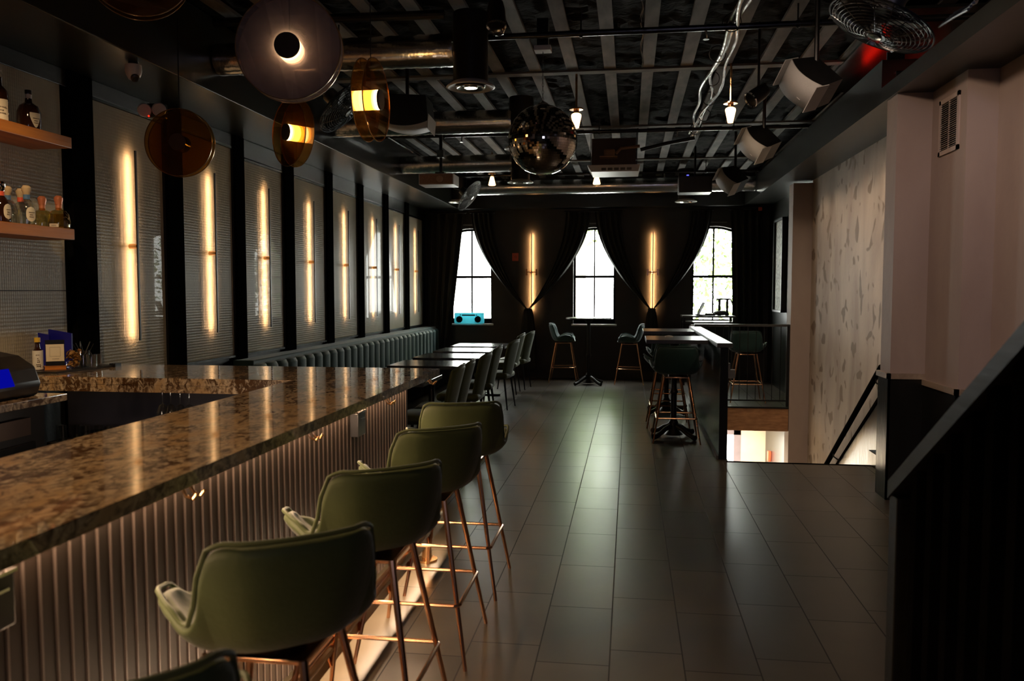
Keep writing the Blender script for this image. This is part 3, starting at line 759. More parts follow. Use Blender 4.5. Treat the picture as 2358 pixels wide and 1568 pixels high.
# foreground stair balustrade (going up towards the camera)
fb = thing('stair_balustrade', 'dark wooden stair balustrade rising in the right foreground', 'railing', (.86, 2.7, 0))
sl2 = .62
def rz_(y): return .945+(2.75-y)*sl2
b = B(); b.prism([(.825, 2.76, rz_(2.76)-.055), (.825, 2.76, rz_(2.76)), (.825, -.4, rz_(-.4)), (.825, -.4, rz_(-.4)-.055)], (.075, 0, 0)); build(b, 'handrail', m_rail, fb)
b = B(); b.box(.83, .895, 2.68, 2.755, 0, .90, .004); build(b, 'newel_post', m_rail, fb)
y = 2.56
while y > .2:
    zb = max(0, (2.74-y)*.614+.08)
    b = B(); b.box(.84, .885, y-.022, y+.022, zb, rz_(y)-.045); build(b, 'baluster', m_bwood, fb)
    y -= .125

# ================================================================== CURTAINS + SCONCES on the back wall
def curtain(top0, top1, tie, lab, side):
    """top0/top1: x of the outer and inner end at the top; tie: x,z of the gathering point"""
    t = thing('curtain', lab, 'curtain', ((top0+top1)/2, 14.4, 0), 'dark curtains gathered between the windows')
    n = 26
    def fn(u, v):
        zt = 2.90; x0 = top0+(top1-top0)*u
        z = zt+(tie[1]-zt)*v
        k = v**1.85
        # the free edges hang in a light curve
        x = x0+(tie[0]-x0)*k
        if v > .999: x += 0
        sag = 0
        wid = 1-.9*v
        y = 14.40+.03*math.sin(u*PI*9+v*2)*(1-.3*v)-.02*v
        return (x+sag, y, z)
    b = B(); b.grid(fn, 60, n); o = build(b, 'drape', m_curtain, t); mod(o, 'SOLIDIFY', thickness=.006)
    def ft(u, v):
        z = tie[1]-v*(tie[1]-.15); w = .05+.10*v**.6
        a = u*2*PI
        return (tie[0]+side*.03+w*math.cos(a)*(1+.15*math.sin(a*5)), 14.40+.035*math.sin(a)*(1+.2*math.sin(a*7)), z)
    b = B(); b.grid(ft, 40, 12); build(b, 'tail', m_curtain, t)
    b = B(); b.lathe([(.03, -.02), (.045, 0), (.03, .02)], (tie[0], 14.39, tie[1]), n=16); build(b, 'tieback', m_curtain, t)
    b = B(); b.tube([(min(top0, top1)-.03, 14.42, 2.91), (max(top0, top1)+.03, 14.42, 2.91)], .012, 10); build(b, 'curtain_rod', m_bmetal, t)
t1 = at(1214, 712, 14.4); t2 = at(1500, 712, 14.4)
curtain(at(1085, 480, 14.4).x, at(1135, 480, 14.4).x, (t1.x, t1.z), 'dark curtain swept right from the left-hand window to its tie', 1)
curtain(at(1360, 480, 14.4).x, at(1303, 480, 14.4).x, (t1.x+.03, t1.z), 'dark curtain swept left from the middle window', -1)
curtain(at(1370, 480, 14.4).x, at(1429, 480, 14.4).x, (t2.x-.02, t2.z), 'dark curtain swept right from the middle window', 1)
curtain(at(1640, 480, 14.4).x, at(1592, 480, 14.4).x, (t2.x+.03, t2.z), 'dark curtain swept left from the right-hand window', -1)
# straight curtains at the room's corners
def straight(xt0, xt1, xb0, xb1, lab, z0=.3):
    t = thing('curtain', lab, 'curtain', ((xt0+xt1)/2, 14.4, 0))
    def fn(u, v): return (xt0+(xt1-xt0)*u+(xb0-xt0+(xb1-xb0-xt1+xt0)*u)*v, 14.41+.035*math.sin(u*PI*9), 2.9-(2.9-z0)*v)
    b = B(); b.grid(fn, 50, 10); o = build(b, 'drape', m_curtain, t); mod(o, 'SOLIDIFY', thickness=.006)
    b = B(); b.tube([(xt0-.03, 14.42, 2.91), (xt1+.03, 14.42, 2.91)], .012, 10); build(b, 'curtain_rod', m_bmetal, t)
straight(-3.6, at(1069, 525, 14.4).x, -3.6, at(1034, 745, 14.4).x, 'dark curtain hanging in the left corner beside the turquoise radio', .5)
straight(at(1683, 525, 14.4).x, 2.2, at(1689, 740, 14.4).x, 2.25, 'dark curtain hanging straight at the right edge of the right-hand window', .5)
for i, (px, lab) in enumerate(((1225, 'vertical led wall light glowing between the left and middle windows'), (1503, 'vertical led wall light glowing between the middle and right windows'))):
    p = at(px, 627, YB)
    s = dup(sc0, (p.x, YB-.002, at(px, 627, YB).z), -PI/2, lab, 'led wall lights between the windows')
    for c_ in s.children:
        if c_.name.startswith('led_strip'): c_.data = c_.data.copy(); c_.data.materials[0] = e_sconceb
    b = B(); b.cyl((0, -.03, -.0), .03, .03, (0, 1, 0), 16)
    for q in (-.085, .085): b.box(.02, .075, q-.014, q+.014, -.055, .055, .003)
    b.tube([(.06, -.085, 0), (.06, .085, 0)], .008, 8)
    build(b, 'crossbar', m_copper, s, local=True)
# fire strobe
p = at(1187, 592, YB); t = thing('fire_alarm', 'red square fire alarm on the dark wall left of the first window light', 'alarm', (p.x, YB-.03, p.z-.06))
b = B(); b.box(p.x-.055, p.x+.055, YB-.035, YB, p.z-.07, p.z+.07, .006); build(b, 'case', m_red, t)
b = B(); b.lathe([(.035, 0), (.03, .018), (0, .025)], (p.x+.01, YB-.035, p.z), (0, -1, 0), 4); build(b, 'lens', m_glassc, t)
p = at(1746, 484, 14.4); b = B(); b.box(p.x-.03, p.x+.03, 14.17, 14.2, p.z-.03, p.z+.03, .005); tag(build(b, 'wall_sensor', m_red), 'tiny dark red sensor high in the right corner of the window wall', 'sensor')
# radio on the sill
x0, x1 = at(1048, 740, YB-.0).x, at(1114, 740, YB).x; z0 = .957
rd = thing('portable_radio', 'turquoise portable radio with two round speakers on the left window sill', 'radio', ((x0+x1)/2, 14.44, z0))
b = B(); b.box(x0, x1, 14.42, 14.56, z0, z0+.19, .012); build(b, 'case', m_cyan, rd)
for q in (.18, .82):
    b = B(); b.lathe([(0, 0), (.05, 0), (.055, .006), (.058, 0), (.058, -.01)], (x0+(x1-x0)*q, 14.42, z0+.075), (0, -1, 0), 24); build(b, 'speaker', m_rubber, rd)
b = B(); b.box(x0+.14, x1-.14, 14.412, 14.42, z0+.135, z0+.16); b.cyl((x0+.115, 14.42, z0+.15), .011, .01, (0, -1, 0), 12); b.cyl((x1-.115, 14.42, z0+.15), .011, .01, (0, -1, 0), 12); build(b, 'tuning_dial', m_rubber, rd)
b = B(); b.tube([(x0+.08, 14.5, z0+.18), (x0+.08, 14.5, z0+.205), (x1-.08, 14.5, z0+.205), (x1-.08, 14.5, z0+.18)], .006, 8); build(b, 'handle', m_white, rd)

# DJ desk with gear before the right-hand window
X0, X1 = at(1571, 728, 13.7).x, at(1694, 728, 13.7).x; zt = at(1600, 727, 13.7).z
dj = thing('dj_desk', 'narrow black desk standing before the right-hand window', 'desk', ((X0+X1)/2, 13.9, 0))
b = B(); b.box(X0, X1, 13.65, 14.2, zt-.03, zt, .004); b.box(X0+.03, X1, 13.68, 14.2, zt-.13, zt-.10); build(b, 'desk_top', m_barrail, dj)
for x in (X0+.03, X1-.03):
    for y in (13.7, 14.15): b = B(); b.box(x-.02, x+.02, y-.02, y+.02, 0, zt-.03); build(b, 'leg', m_bmetal, dj)
lp = thing('laptop', 'open laptop seen edge-on at the left of the desk before the window', 'laptop', (at(1605, 726, 13.9).x, 13.9, zt))
xl = at(1602, 726, 13.9).x
b = B(); b.box(xl, xl+.22, 13.75, 14.05, zt+.001, zt+.018, .003); build(b, 'keyboard_base', m_bmetal, lp)
b = B(); b.prism([(xl, 13.75, zt+.018), (xl+.012, 13.75, zt+.018), (xl+.10, 13.75, zt+.215), (xl+.088, 13.75, zt+.215)], (.07, .29, 0)); build(b, 'screen', m_strip, lp)
cd = B(); xm = at(1646, 726, 13.9).x
cd.box(at(1622, 726, 13.9).x, at(1645, 726, 13.9).x, 13.75, 14.05, zt+.001, zt+.035, .004)
for k in range(5): cd.cyl((at(1625+k*4, 726, 13.9).x, 13.8, zt+.035), .008, .012, n=8)
tag(build(cd, 'dj_mixer', m_rubber), 'flat dark mixer with small knobs beside the laptop', 'mixer')
hp = thing('headphone_stand', 'black twin-post stand holding headphones at the right of the desk', 'stand', (at(1668, 726, 13.9).x, 13.95, zt))
b = B()
for px in (1657, 1675): xx = at(px, 726, 13.9).x; b.tube([(xx, 13.95, zt), (xx, 13.95, zt+.26)], .021, 8); b.cyl((xx, 13.95, zt), .03, .04, n=12)
build(b, 'post', m_rubber, hp)
b = B(); xa, xb = at(1650, 0, 13.9).x, at(1683, 0, 13.9).x; b.box(at(1650, 690, 13.9).x, at(1683, 690, 13.9).x, 13.935, 13.965, zt+.255, zt+.28); b.tube([(at(1637, 692, 13.9).x, 13.95, zt+.245), (at(1652, 690, 13.9).x, 13.95, zt+.245)], .006, 8); b.tube([(at(1683, 690, 13.9).x, 13.95, zt+.27), (at(1687, 700, 13.9).x, 13.95, zt+.2)], .01, 8); build(b, 'crossbar', m_rubber, hp)
b = B(); xx = at(1658, 722, 13.85).x; b.lathe([(.0, 0), (.10, .01), (.115, .03), (.105, .06), (.07, .08), (.0, .085)], (xx, 13.82, zt), n=20, sx=1, sy=.7); tag(build(b, 'headphones_case', m_rubber), 'rounded black case lying at the foot of the headphone stand', 'case')

# painting on right wall
pt = thing('painting', 'mottled grey abstract painting with a black edge on the right side wall', 'painting', (XR-.03, 12.9, 1.9))
b = B(); pa = [at(1790, 518, 13.0), at(1808, 706, 12.3)]
b.box(XR-.035, XR-.006, 12.95, 13.65, 1.24, 2.62); build(b, 'canvas', m_canvas, pt)
b = B(); b.box(XR-.07, XR-.004, 12.92, 12.95, 1.21, 2.65); b.box(XR-.07, XR-.004, 13.65, 13.68, 1.21, 2.65); b.box(XR-.07, XR-.004, 12.92, 13.68, 1.21, 1.24); b.box(XR-.07, XR-.004, 12.92, 13.68, 2.62, 2.65); build(b, 'frame', m_bmetal, pt)
# lower level fire alarm
b = B(); b.box(2.275, 2.33, 13.9, 13.98, -1.27, -1.10, .01); tag(build(b, 'fire_extinguisher', m_red), 'small red fire bell on the bright lower wall seen down the stairwell', 'alarm')

# vent grille on the recess wall
vt = thing('vent_grille', 'painted louvred vent grille high on the right-hand wall', 'vent', (2.14, 6.04, 2.48))
b = B(); ya, yb, za, zb = 5.86, 6.21, 2.48, 2.86
b.box(2.128, 2.14, ya, ya+.03, za, zb); b.box(2.128, 2.14, yb-.03, yb, za, zb); b.box(2.128, 2.14, ya, yb, za, za+.03); b.box(2.128, 2.14, ya, yb, zb-.03, zb); b.box(2.13, 2.14, (ya+yb)/2-.005, (ya+yb)/2+.005, za, zb)
build(b, 'frame', pm('painted grille', (.52, .42, .36), (.48, .39, .33), 8, .5), vt)
b = B()
for k in range(22):
    z = za+.04+k*(zb-za-.08)/21; b.obox((2.133, (ya+yb)/2, z), (.012, 0, .008), (0, yb-ya-.06, 0), (0, 0, .0015))
build(b, 'louvre', pm('painted louvre', (.40, .36, .30), (.36, .32, .27), 8, .5), vt)
b = B(); b.box(2.138, 2.1395, ya+.02, yb-.02, za+.02, zb-.02); build(b, 'back', m_bmetal, vt)

# ================================================================== CEILING SERVICES
def spiral_duct(x0, x1, y, z, r, lab):
    b = B(); n = int((x1-x0)/.035); pts = []; rs = []
    for i in range(n+1):
        pts.append((x0+(x1-x0)*i/n, y, z)); rs.append(r+(.004 if i % 2 else 0))
    b.tube(pts, rs, 28)
    return tag(build(b, 'spiral_duct', m_duct), lab, 'duct', 'spiral ducts under the ceiling')
spiral_duct(-2.97, -1.22, 5.75, 3.22, .11, 'silver spiral duct nearest the camera, behind the pendant lamps')
spiral_duct(-2.97, -1.15, 8.1, 3.20, .11, 'silver spiral duct second from the camera, left of the mirror ball')
spiral_duct(-2.97, -1.50, 10.6, 3.18, .11, 'silver spiral duct third from the camera, above the small projector')
spiral_duct(-2.4, .80, 13.0, 3.16, .11, 'long silver spiral duct crossing in front of the window wall')
spiral_duct(.95, 1.86, 13.0, 3.16, .11, 'short silver spiral duct at the right end before the window wall')
d0 = None
for (x, y, z, lab) in ((-1.09, 5.65, 2.93, 'round ceiling air diffuser nearest the camera, left of the mirror ball'), (-1.06, 8.1, 2.92, 'round ceiling air diffuser half hidden behind the mirror ball'),
                       (-1.40, 10.6, 2.92, 'round ceiling air diffuser below the mirror ball, in line with the third duct'), (.84, 12.95, 2.89, 'round ceiling air diffuser near the right-hand window'),
                       (-2.68, 12.9, 2.93, 'round ceiling air diffuser in the far left corner behind the wire fan')):
    if d0 is None:
        d0 = thing('air_diffuser', lab, 'vent', (x, y, z), 'round air diffusers on the ducts')
        b = B(); b.lathe([(.0, .5), (.12, .5), (.12, .03), (.10, .012), (0, .012)], n=28); build(b, 'drop_duct', m_bmetal, d0, local=True)
        b = B(); b.lathe([(.10, .02), (.155, .0), (.168, .006), (.16, .016), (.12, .04)], n=40)
        build(b, 'outer_ring', m_white, d0, local=True)
        b = B(); b.lathe([(.07, .012), (.095, -.002), (.10, .004), (.085, .02)], n=40); b.lathe([(.0, .0), (.045, .0), (.05, .006), (0, .012)], n=30)
        build(b, 'inner_ring', m_duct, d0, local=True)
    else: dup(d0, (x, y, z), 0, lab)
pipes = [(-2.95, 2.3, 5.86, 3.33, .022, 'black sprinkler pipe crossing the ceiling nearest the camera'), (-2.95, 2.3, 9.3, 3.30, .02, 'black sprinkler pipe crossing behind the mirror ball'), (-2.95, 2.3, 12.6, 3.30, .02, 'black sprinkler pipe crossing before the window wall')]
for x0, x1, y, z, r, lab in pipes:
    t = thing('sprinkler_pipe', lab, 'pipe', (0, y, z), 'sprinkler pipes across the ceiling')
    b = B(); b.tube([(x0, y, z), (x1, y, z)], r, 14); build(b, 'pipe', m_blackgloss, t)
    for x in (-2.1, -.35, 1.1):
        b = B(); b.tube([(x, y, z-.03), (x, y, ZC-.03)], .006, 6); b.lathe([(r+.004, -.012), (r+.004, .012)], (x, y, z), (1, 0, 0), 16); build(b, 'hanger', m_bmetal, t)
    for x in (-1.9, .5):
        b = B(); b.tube([(x, y, z-.02), (x, y, z-.07)], .008, 8); b.lathe([(0, 0), (.022, 0), (.022, .004), (0, .004)], (x, y, z-.078), n=12); build(b, 'sprinkler_head', m_chrome, t)
b = B(); b.tube([(-2.73, 9.2, 3.29), (-2.72, 10.8, 3.29)], .016, 10); tag(build(b, 'conduit', m_chrome), 'short straight silver conduit running along the left soffit above the projector', 'conduit')
b = B(); b.tube([(-2.9, 5.55, 3.42), (-1.25, 5.55, 3.40)], .03, 12); tag(build(b, 'pipe', m_bmetal), 'dark pipe just above the nearest silver duct', 'pipe')
# flexible silver conduits along the ceiling
random.seed(5)
cb = thing('flexible_conduits', 'bundle of wavy silver flexible conduits running along the ceiling toward the middle', 'conduit', (.7, 7, 3.36))
for k in range(3):
    pts = []
    for i in range(70):
        s = i/69; y = 3.0+6.9*s
        x = .70+.05*math.sin(y*1.4+k*1.9)+.02*math.sin(y*4+k)+(k-1)*.03
        pts.append((x, y, 3.35+.02*math.sin(y*2.3+k*2.1)))
    b = B(); b.tube(pts, .014, 8); build(b, 'conduit', m_duct, cb)
for i in range(9):
    b = B(); y = 3.6+i*.75; b.lathe([(.06, -.006), (.066, 0), (.06, .006)], (.70+.05*math.sin(y*1.4+1.9), y, 3.355), (0, 1, 0), 14); build(b, 'cable_tie', m_bmetal, cb)
b = B(); p1 = at(1600, 318, 9.85); p2 = at(1475, 345, 9.9); b.tube([p1, (p1+p2)/2+Vector((0, 0, .01)), p2], .022, 10); tag(build(b, 'cable_sleeve', m_bmetal), 'black sleeve leading from the silver conduits to the hanging air unit', 'pipe')
pts = [at(1478+3*math.sin(i*1.1), i*11, 5.2+i*.13) for i in range(15)]
b = B(); b.tube(pts, .007, 6); tag(build(b, 'loose_wire', m_chrome), 'thin pale wire dangling along the ceiling above the mirror ball', 'wire')
# ceiling cassette
y = 10.0; a_ = at(1352, 390, y); c_ = at(1474, 390, y)
ac = thing('air_unit', 'white air conditioning unit with slotted front hanging below a dark box', 'air conditioner', ((a_.x+c_.x)/2, y, 2.95))
b = B(); b.prism([(a_.x, y, 3.04), (c_.x, y, 3.04), (c_.x-.02, y, 2.96), (a_.x+.05, y, 2.96)], (0, .5, 0)); build(b, 'case', m_white, ac)
b = B()
for k in range(5): b.box(a_.x+.17+k*.075, a_.x+.225+k*.075, y-.006, y, 2.975, 3.005)
build(b, 'vent_slot', m_strip, ac)
b = B(); b.box(a_.x+.05, c_.x-.05, y+.05, y+.5, 3.04, 3.36); build(b, 'upper_box', pm('dark maroon box', (.035, .014, .01), (.045, .02, .012), 5, .5), ac)
b = B(); b.box(a_.x+.15, a_.x+.36, y-.1, y+.04, 3.12, 3.13); b.box(a_.x+.20, a_.x+.33, y-.06, y+.02, 3.13, 3.22, .02); b.tube([(a_.x+.34, y, 3.17), (a_.x+.40, y, 3.23), (a_.x+.62, y, 3.25)], .02, 8); build(b, 'pump', pm('tan pump housing', (.30, .18, .10), (.24, .14, .08), 7, .5), ac)
for x in (a_.x+.04, c_.x-.04): b = B(); b.tube([(x, y+.1, 3.04), (x, y+.1, ZC-.02)], .005, 6); build(b, 'rod', m_bmetal, ac)
# small projector
y = 9.0; a_ = at(962, 413, y); c_ = at(1046, 413, y); zc = a_.z
pj = thing('projector', 'small white projector hanging from a black arm near the left soffit', 'projector', ((a_.x+c_.x)/2, y, zc-.07))
b = B(); b.box(a_.x+.01, c_.x-.01, y, y+.30, zc-.06, zc+.06, .006); build(b, 'case', m_white, pj)
b = B(); b.box(a_.x+.02, c_.x-.02, y-.004, y, zc-.052, zc+.055); build(b, 'front_grille', pm('tan grille', (.34, .20, .13), (.28, .16, .10), 60, .6), pj)
b = B(); b.cyl((a_.x+.25, y-.004, zc+.0), .036, .012, (0, -1, 0), 20); build(b, 'lens', pm('lens cover', (.5, .33, .22), None, 5, .4), pj)
b = B(); xx = (a_.x+c_.x)/2+.03; b.tube([(xx, y+.12, zc+.06), (xx, y+.12, ZC-.02)], .018, 10); b.box(xx-.05, xx+.05, y+.05, y+.2, zc+.06, zc+.085); b.box(xx-.035, xx+.035, y+.08, y+.16, zc+.25, zc+.33); build(b, 'mount', m_bmetal, pj)
# mirror ball
mb = thing('mirror_ball', 'large mirror ball hanging on a chain below the ceiling', 'disco ball', (-.63, 6.0, 2.63))
b = B(); r = .25; rows = 46
for i in range(rows):
    t0 = PI*i/rows; t1_ = PI*(i+1)/rows; tm = (t0+t1_)/2; nn = max(4, int(2*PI*math.sin(tm)/(PI/rows)))
    off = random.random()
    for k in range(nn):
        a0 = 2*PI*(k+off)/nn; a1 = 2*PI*(k+off+.97)/nn; am = (a0+a1)/2
        cn = Vector((math.sin(tm)*math.cos(am), math.sin(tm)*math.sin(am), math.cos(tm)))
        j = Vector([random.uniform(-1, 1) for _ in range(3)])*.012
        vs = []
        for (tt, aa) in ((t0+.002, a0), (t1_-.002, a0), (t1_-.002, a1), (t0+.002, a1)):
            d = Vector((math.sin(tt)*math.cos(aa), math.sin(tt)*math.sin(aa), math.cos(tt)))
            nrm = (cn+j).normalized(); p = d*r; p = p-nrm*((p-cn*r*.9995).dot(nrm))
            vs.append(b.bm.verts.new(p))
        try: b.bm.faces.new(vs)
        except ValueError: pass
bmesh.ops.recalc_face_normals(b.bm, faces=b.bm.faces)
build(b, 'mirror_tiles', pm('mirror tiles', (.62, .58, .54), (.52, .48, .44), 40, .06, 1), mb, local=True)
b = B(); b.lathe([(0, -.244), (.12, -.212), (.244, 0), (.12, .212), (0, .244)], n=32); build(b, 'core', m_bmetal, mb, local=True)
b = B(); b.lathe([(0, .24), (.035, .245), (.035, .26), (.012, .275), (0, .275)], n=16); build(b, 'cap', m_chrome, mb, local=True)
b = B()
for k in range(14):
    z = .275+k*.026; q = k % 2
    pts = [(math.cos(a)*.006*(1-q), math.cos(a)*.006*q, z+.013+math.sin(a)*.015) for a in [2*PI*i/10 for i in range(10)]]
    b.tube(pts, .0018, 5, closed=True)
build(b, 'chain', m_bmetal, mb, local=True)
b = B(); b.box(-.06, .06, -.05, .05, .625, .66, .004); build(b, 'motor', m_white, mb, local=True)
b = B(); b.box(-.04, .04, -.04, .04, .66, .85); build(b, 'motor_box', m_bmetal, mb, local=True)
# pendants: two parallel glass discs with a luminous drum between them
def pendant(loc, rad, az, tilt, mat, lab, lit=1, zc=ZC):
    t = thing('pendant_lamp', lab, 'pendant lamp', loc, 'disc pendant lamps above the bar', rz=R(az))
    # local: axis along +x (towards which the near cap looks)
    def rot(b):
        bmesh.ops.rotate(b.bm, verts=b.bm.verts, cent=(0, 0, 0), matrix=Matrix.Rotation(R(tilt), 3, 'Y')); return b
    s = rad/.25
    for q in (-1, 1):
        b = B(); b.lathe([(0, -.002), (rad, -.002), (rad, .003), (0, .003)], (q*.035*s, 0, 0), (1, 0, 0), 72); rot(b)
        d = build(b, 'glass_disc', mat, t, local=True)
        b = B(); b.lathe([(rad-.003, -.003), (rad+.001, -.003), (rad+.001, .003), (rad-.003, .003)], (q*.035*s, 0, 0), (1, 0, 0), 72); rot(b)
        build(b, 'rim', m_rimglass, d, local=True)
    b = B(); b.lathe([(0, -.06*s), (.060*s, -.06*s), (.060*s, .055*s), (0, .055*s)], (0, 0, 0), (1, 0, 0), 40); rot(b); build(b, 'led_drum', e_pend if lit else m_brown, t, local=True)
    b = B(); b.lathe([(0, .056*s), (.062*s, .056*s), (.06*s, .066*s), (0, .068*s)], (0, 0, 0), (1, 0, 0), 40); rot(b); build(b, 'cap', m_capbrown, t, local=True); b = B(); b.lathe([(0, -.072*s), (.06*s, -.07*s), (.062*s, -.061*s), (0, -.061*s)], (0, 0, 0), (1, 0, 0), 40); rot(b)
    build(b, 'cap', m_capbrown, t, local=True)
    b = B(); b.tube([(0, 0, .06*s), (0, 0, zc-loc[2])], .003, 6); build(b, 'cord', m_bmetal, t, local=True)
    b = B(); b.cyl((0, 0, zc-loc[2]-.03), .05, .03); build(b, 'ceiling_rose', m_bmetal, t, local=True)
m_rimglass = pm('amber rim', (.50, .30, .12), (.42, .25, .1), 3, .2, .6)
m_capbrown = pm('bronze lamp cap', (.09, .065, .05), (.07, .05, .04), 3, .4, .5)
pendant((-1.63, 3.86, 2.71), .25, -80, 0, m_smoke, 'large smoked double disc pendant lamp, nearest and face-on, with crescent glow')
pendant((-2.52, 6.0, 2.73), .25, -128, 0, m_amber, 'amber double disc pendant lamp hanging just below the large one')
pendant((-1.59, 5.0, 2.72), .25, -2, 0, m_amber, 'narrow edge-on amber double disc pendant lamp in front of the silver duct')
pendant((-2.86, 5.0, 2.49), .213, -80, 0, m_amber, 'unlit brown double disc pendant lamp in front of the first wall panels', lit=0)
pendant((-2.41, 3.86, 3.14), .25, -60, 0, m_amber, 'amber disc pendant lamp cut off by the top picture edge', lit=0)
# clear globe bulb reflected in the smoked disc: it hangs behind the camera side; build it where it hangs
def globe(loc, lab, lit=True, rad=.045, zc=ZC, group=None):
    t = thing('globe_bulb', lab, 'light bulb', loc, group)
    b = B(); b.lathe([(0, -rad), (rad*.7, -rad*.7), (rad, 0), (rad*.7, rad*.7), (.016, rad*1.3), (.016, rad*1.5)], n=24); build(b, 'globe', m_glassc, t, local=True)
    b = B(); b.cyl((0, 0, rad*1.5), .018, .05, n=14); b.tube([(0, 0, rad*1.5+.05), (0, 0, zc-loc[2])], .003, 6); build(b, 'socket', m_brass if lit else m_bmetal, t, local=True)
    b = B(); b.tube([(0, 0, -rad*.4), (0, 0, rad*.9)], .006, 6); build(b, 'filament', e_bulb if lit else m_chrome, t, local=True)
globe(tuple(at(1147, 66, 5.3)), 'unlit clear bulb hanging high above the mirror ball', lit=False, rad=.05)
# bell-shaped filament lamps
m_bulbglass = glass('warm bulb glass', (1, .75, .4), .08)
def bell(px, py, Y, lab, s=1, down=True):
    p = at(px, py, Y)
    t = thing('filament_lamp', lab, 'lamp', tuple(p), 'glowing filament lamps on the ceiling')
    f = 1 if down else -1
    b = B(); prof = [(0, -.065), (.022, -.06), (.045, .045), (.040, .06), (.02, .07)] if down else [(0, .065), (.022, .06), (.050, -.05), (.045, -.06), (.0, -.065)]
    b.lathe(prof, n=20); build(b, 'bulb', e_bulb, t, local=True)
    b = B(); b.cyl((0, 0, .068), .025, .03, n=16); b.cyl((0, 0, .098), .06, .012, n=20); b.tube([(0, 0, .1), (0, 0, ZC-p.z)], .01, 8); build(b, 'socket', m_brass, t, local=True)
bell(1327, 279, 7.4, 'glowing filament lamp just right of the mirror ball')
bell(1682, 266, 7.3, 'glowing filament lamp right of the silver conduits')
bell(1133, 417, 11.6, 'small glowing filament lamp left below the mirror ball', down=False)
bell(1374, 414, 11.4, 'small glowing filament lamp below the hanging air unit', down=False)
# spotlights
def spot(px, py, Y, dirv, lab, s=1):
    p = at(px, py, Y); d = Vector(dirv).normalized()
    t = thing('spotlight', lab, 'spotlight', tuple(p))
    b = B(); b.lathe([(0, -.16*s), (.045*s, -.15*s), (.055*s, -.10*s), (.06*s, 0), (.05*s, -.01), (0, -.03)], (0, 0, 0), d, 22); build(b, 'housing', m_bmetal, t, local=True)
    b = B(); b.lathe([(.052*s, -.004), (.06*s, .004), (.062*s, -.006)], (0, 0, 0), d, 26); build(b, 'rim', m_chrome, t, local=True)
    b = B(); q = -d*.08*s; b.tube([q, q+Vector((0, 0, .12)), (q.x, q.y, ZC-p.z)], .009, 8); build(b, 'bracket', m_bmetal, t, local=True)
spot(1728, 230, 6.3, (-.75, -.35, -.55), 'black spotlight with bright rim beside the nearest grey speaker')
spot(1143, 60, 5.0, (.05, -.2, -.95), 'black spotlight high above the mirror ball')
# curved grey speakers
def speaker(c, a, bv, lab, s=1.0):
    """a: vector along the bowed front, bv: vector across the front"""
    a = Vector(a); bv = Vector(bv); n_ = a.cross(bv).normalized()
    view = (Vector((0, 0, H))-Vector(c))
    if n_.dot(view) < 0: n_ = -n_
    t = thing('curved_speaker', lab, 'speaker', c, 'curved grey speakers under the ceiling')
    b = B(); dep = .22
    def fn(u, v):
        k = u-.5; return a*k+bv*(v-.5)+n_*(.05*(1-(2*k)**2))
    b.grid(fn, 16, 1); o = build(b, 'grille', m_speaker, t, local=True); mod(o, 'SOLIDIFY', thickness=.008)
    b = B(); pts = [a*(i/16-.5)+n_*(.05*(1-(2*(i/16-.5))**2)-.012) for i in range(17)]+[a*.42-n_*dep, -a*.42-n_*dep]
    b.prism([p-bv*.49 for p in pts], bv*.98); build(b, 'cabinet', m_bmetal, t, local=True)
    b = B(); b.obox(a*.5-n_*.055+n_*.05, a.normalized()*.006, bv, n_*.12); b.obox(-a*.5-n_*.055+n_*.05, a.normalized()*.006, bv, n_*.12); build(b, 'end_cap', m_speaker, t, local=True)
    b = B(); q = -n_*dep*.7; b.tube([q, (q.x, q.y, ZC-c[2])], .016, 8); build(b, 'bracket', m_bmetal, t, local=True)
    b = B(); b.obox(a*.22+n_*.047-bv*.25, a*.10, bv*.02, n_*.002); build(b, 'badge', m_white, t, local=True)
for (px, py, Y, lab) in ((1842, 196, 5.7, 'curved grey speaker nearest the camera, above the right ledge'), (1732, 335, 8.1, 'curved grey speaker second from the camera, above the right ledge'), (1672, 418, 10.5, 'curved grey speaker farthest along the right ledge')):
    p = at(px, py, Y); speaker(tuple(p), (.17, -.13, -.212), (.056, -.135, .128), lab)
p = at(935, 287, 6.9); speaker(tuple(p), (.44, .0, -.03), (0, .26, -.02), 'wide grey speaker near the left soffit behind the narrow pendant lamp')
# dark speaker box hanging far right
p = at(1600, 428, 11.6); t = thing('hanging_speaker', 'black box speaker hanging in front of the right-hand window with a blue indicator', 'speaker', tuple(p))
b = B(); b.box(-.22, .22, -.12, .2, -.10, .12, .01); build(b, 'case', m_rubber, t, local=True)
b = B(); b.box(-.12, -.09, -.125, -.12, .145-.02, .155-.02); build(b, 'indicator', e_bl2, t, local=True)
b = B(); b.tube([(0, 0, .12), (0, 0, ZC-p.z)], .014, 8); build(b, 'bracket', m_bmetal, t, local=True)
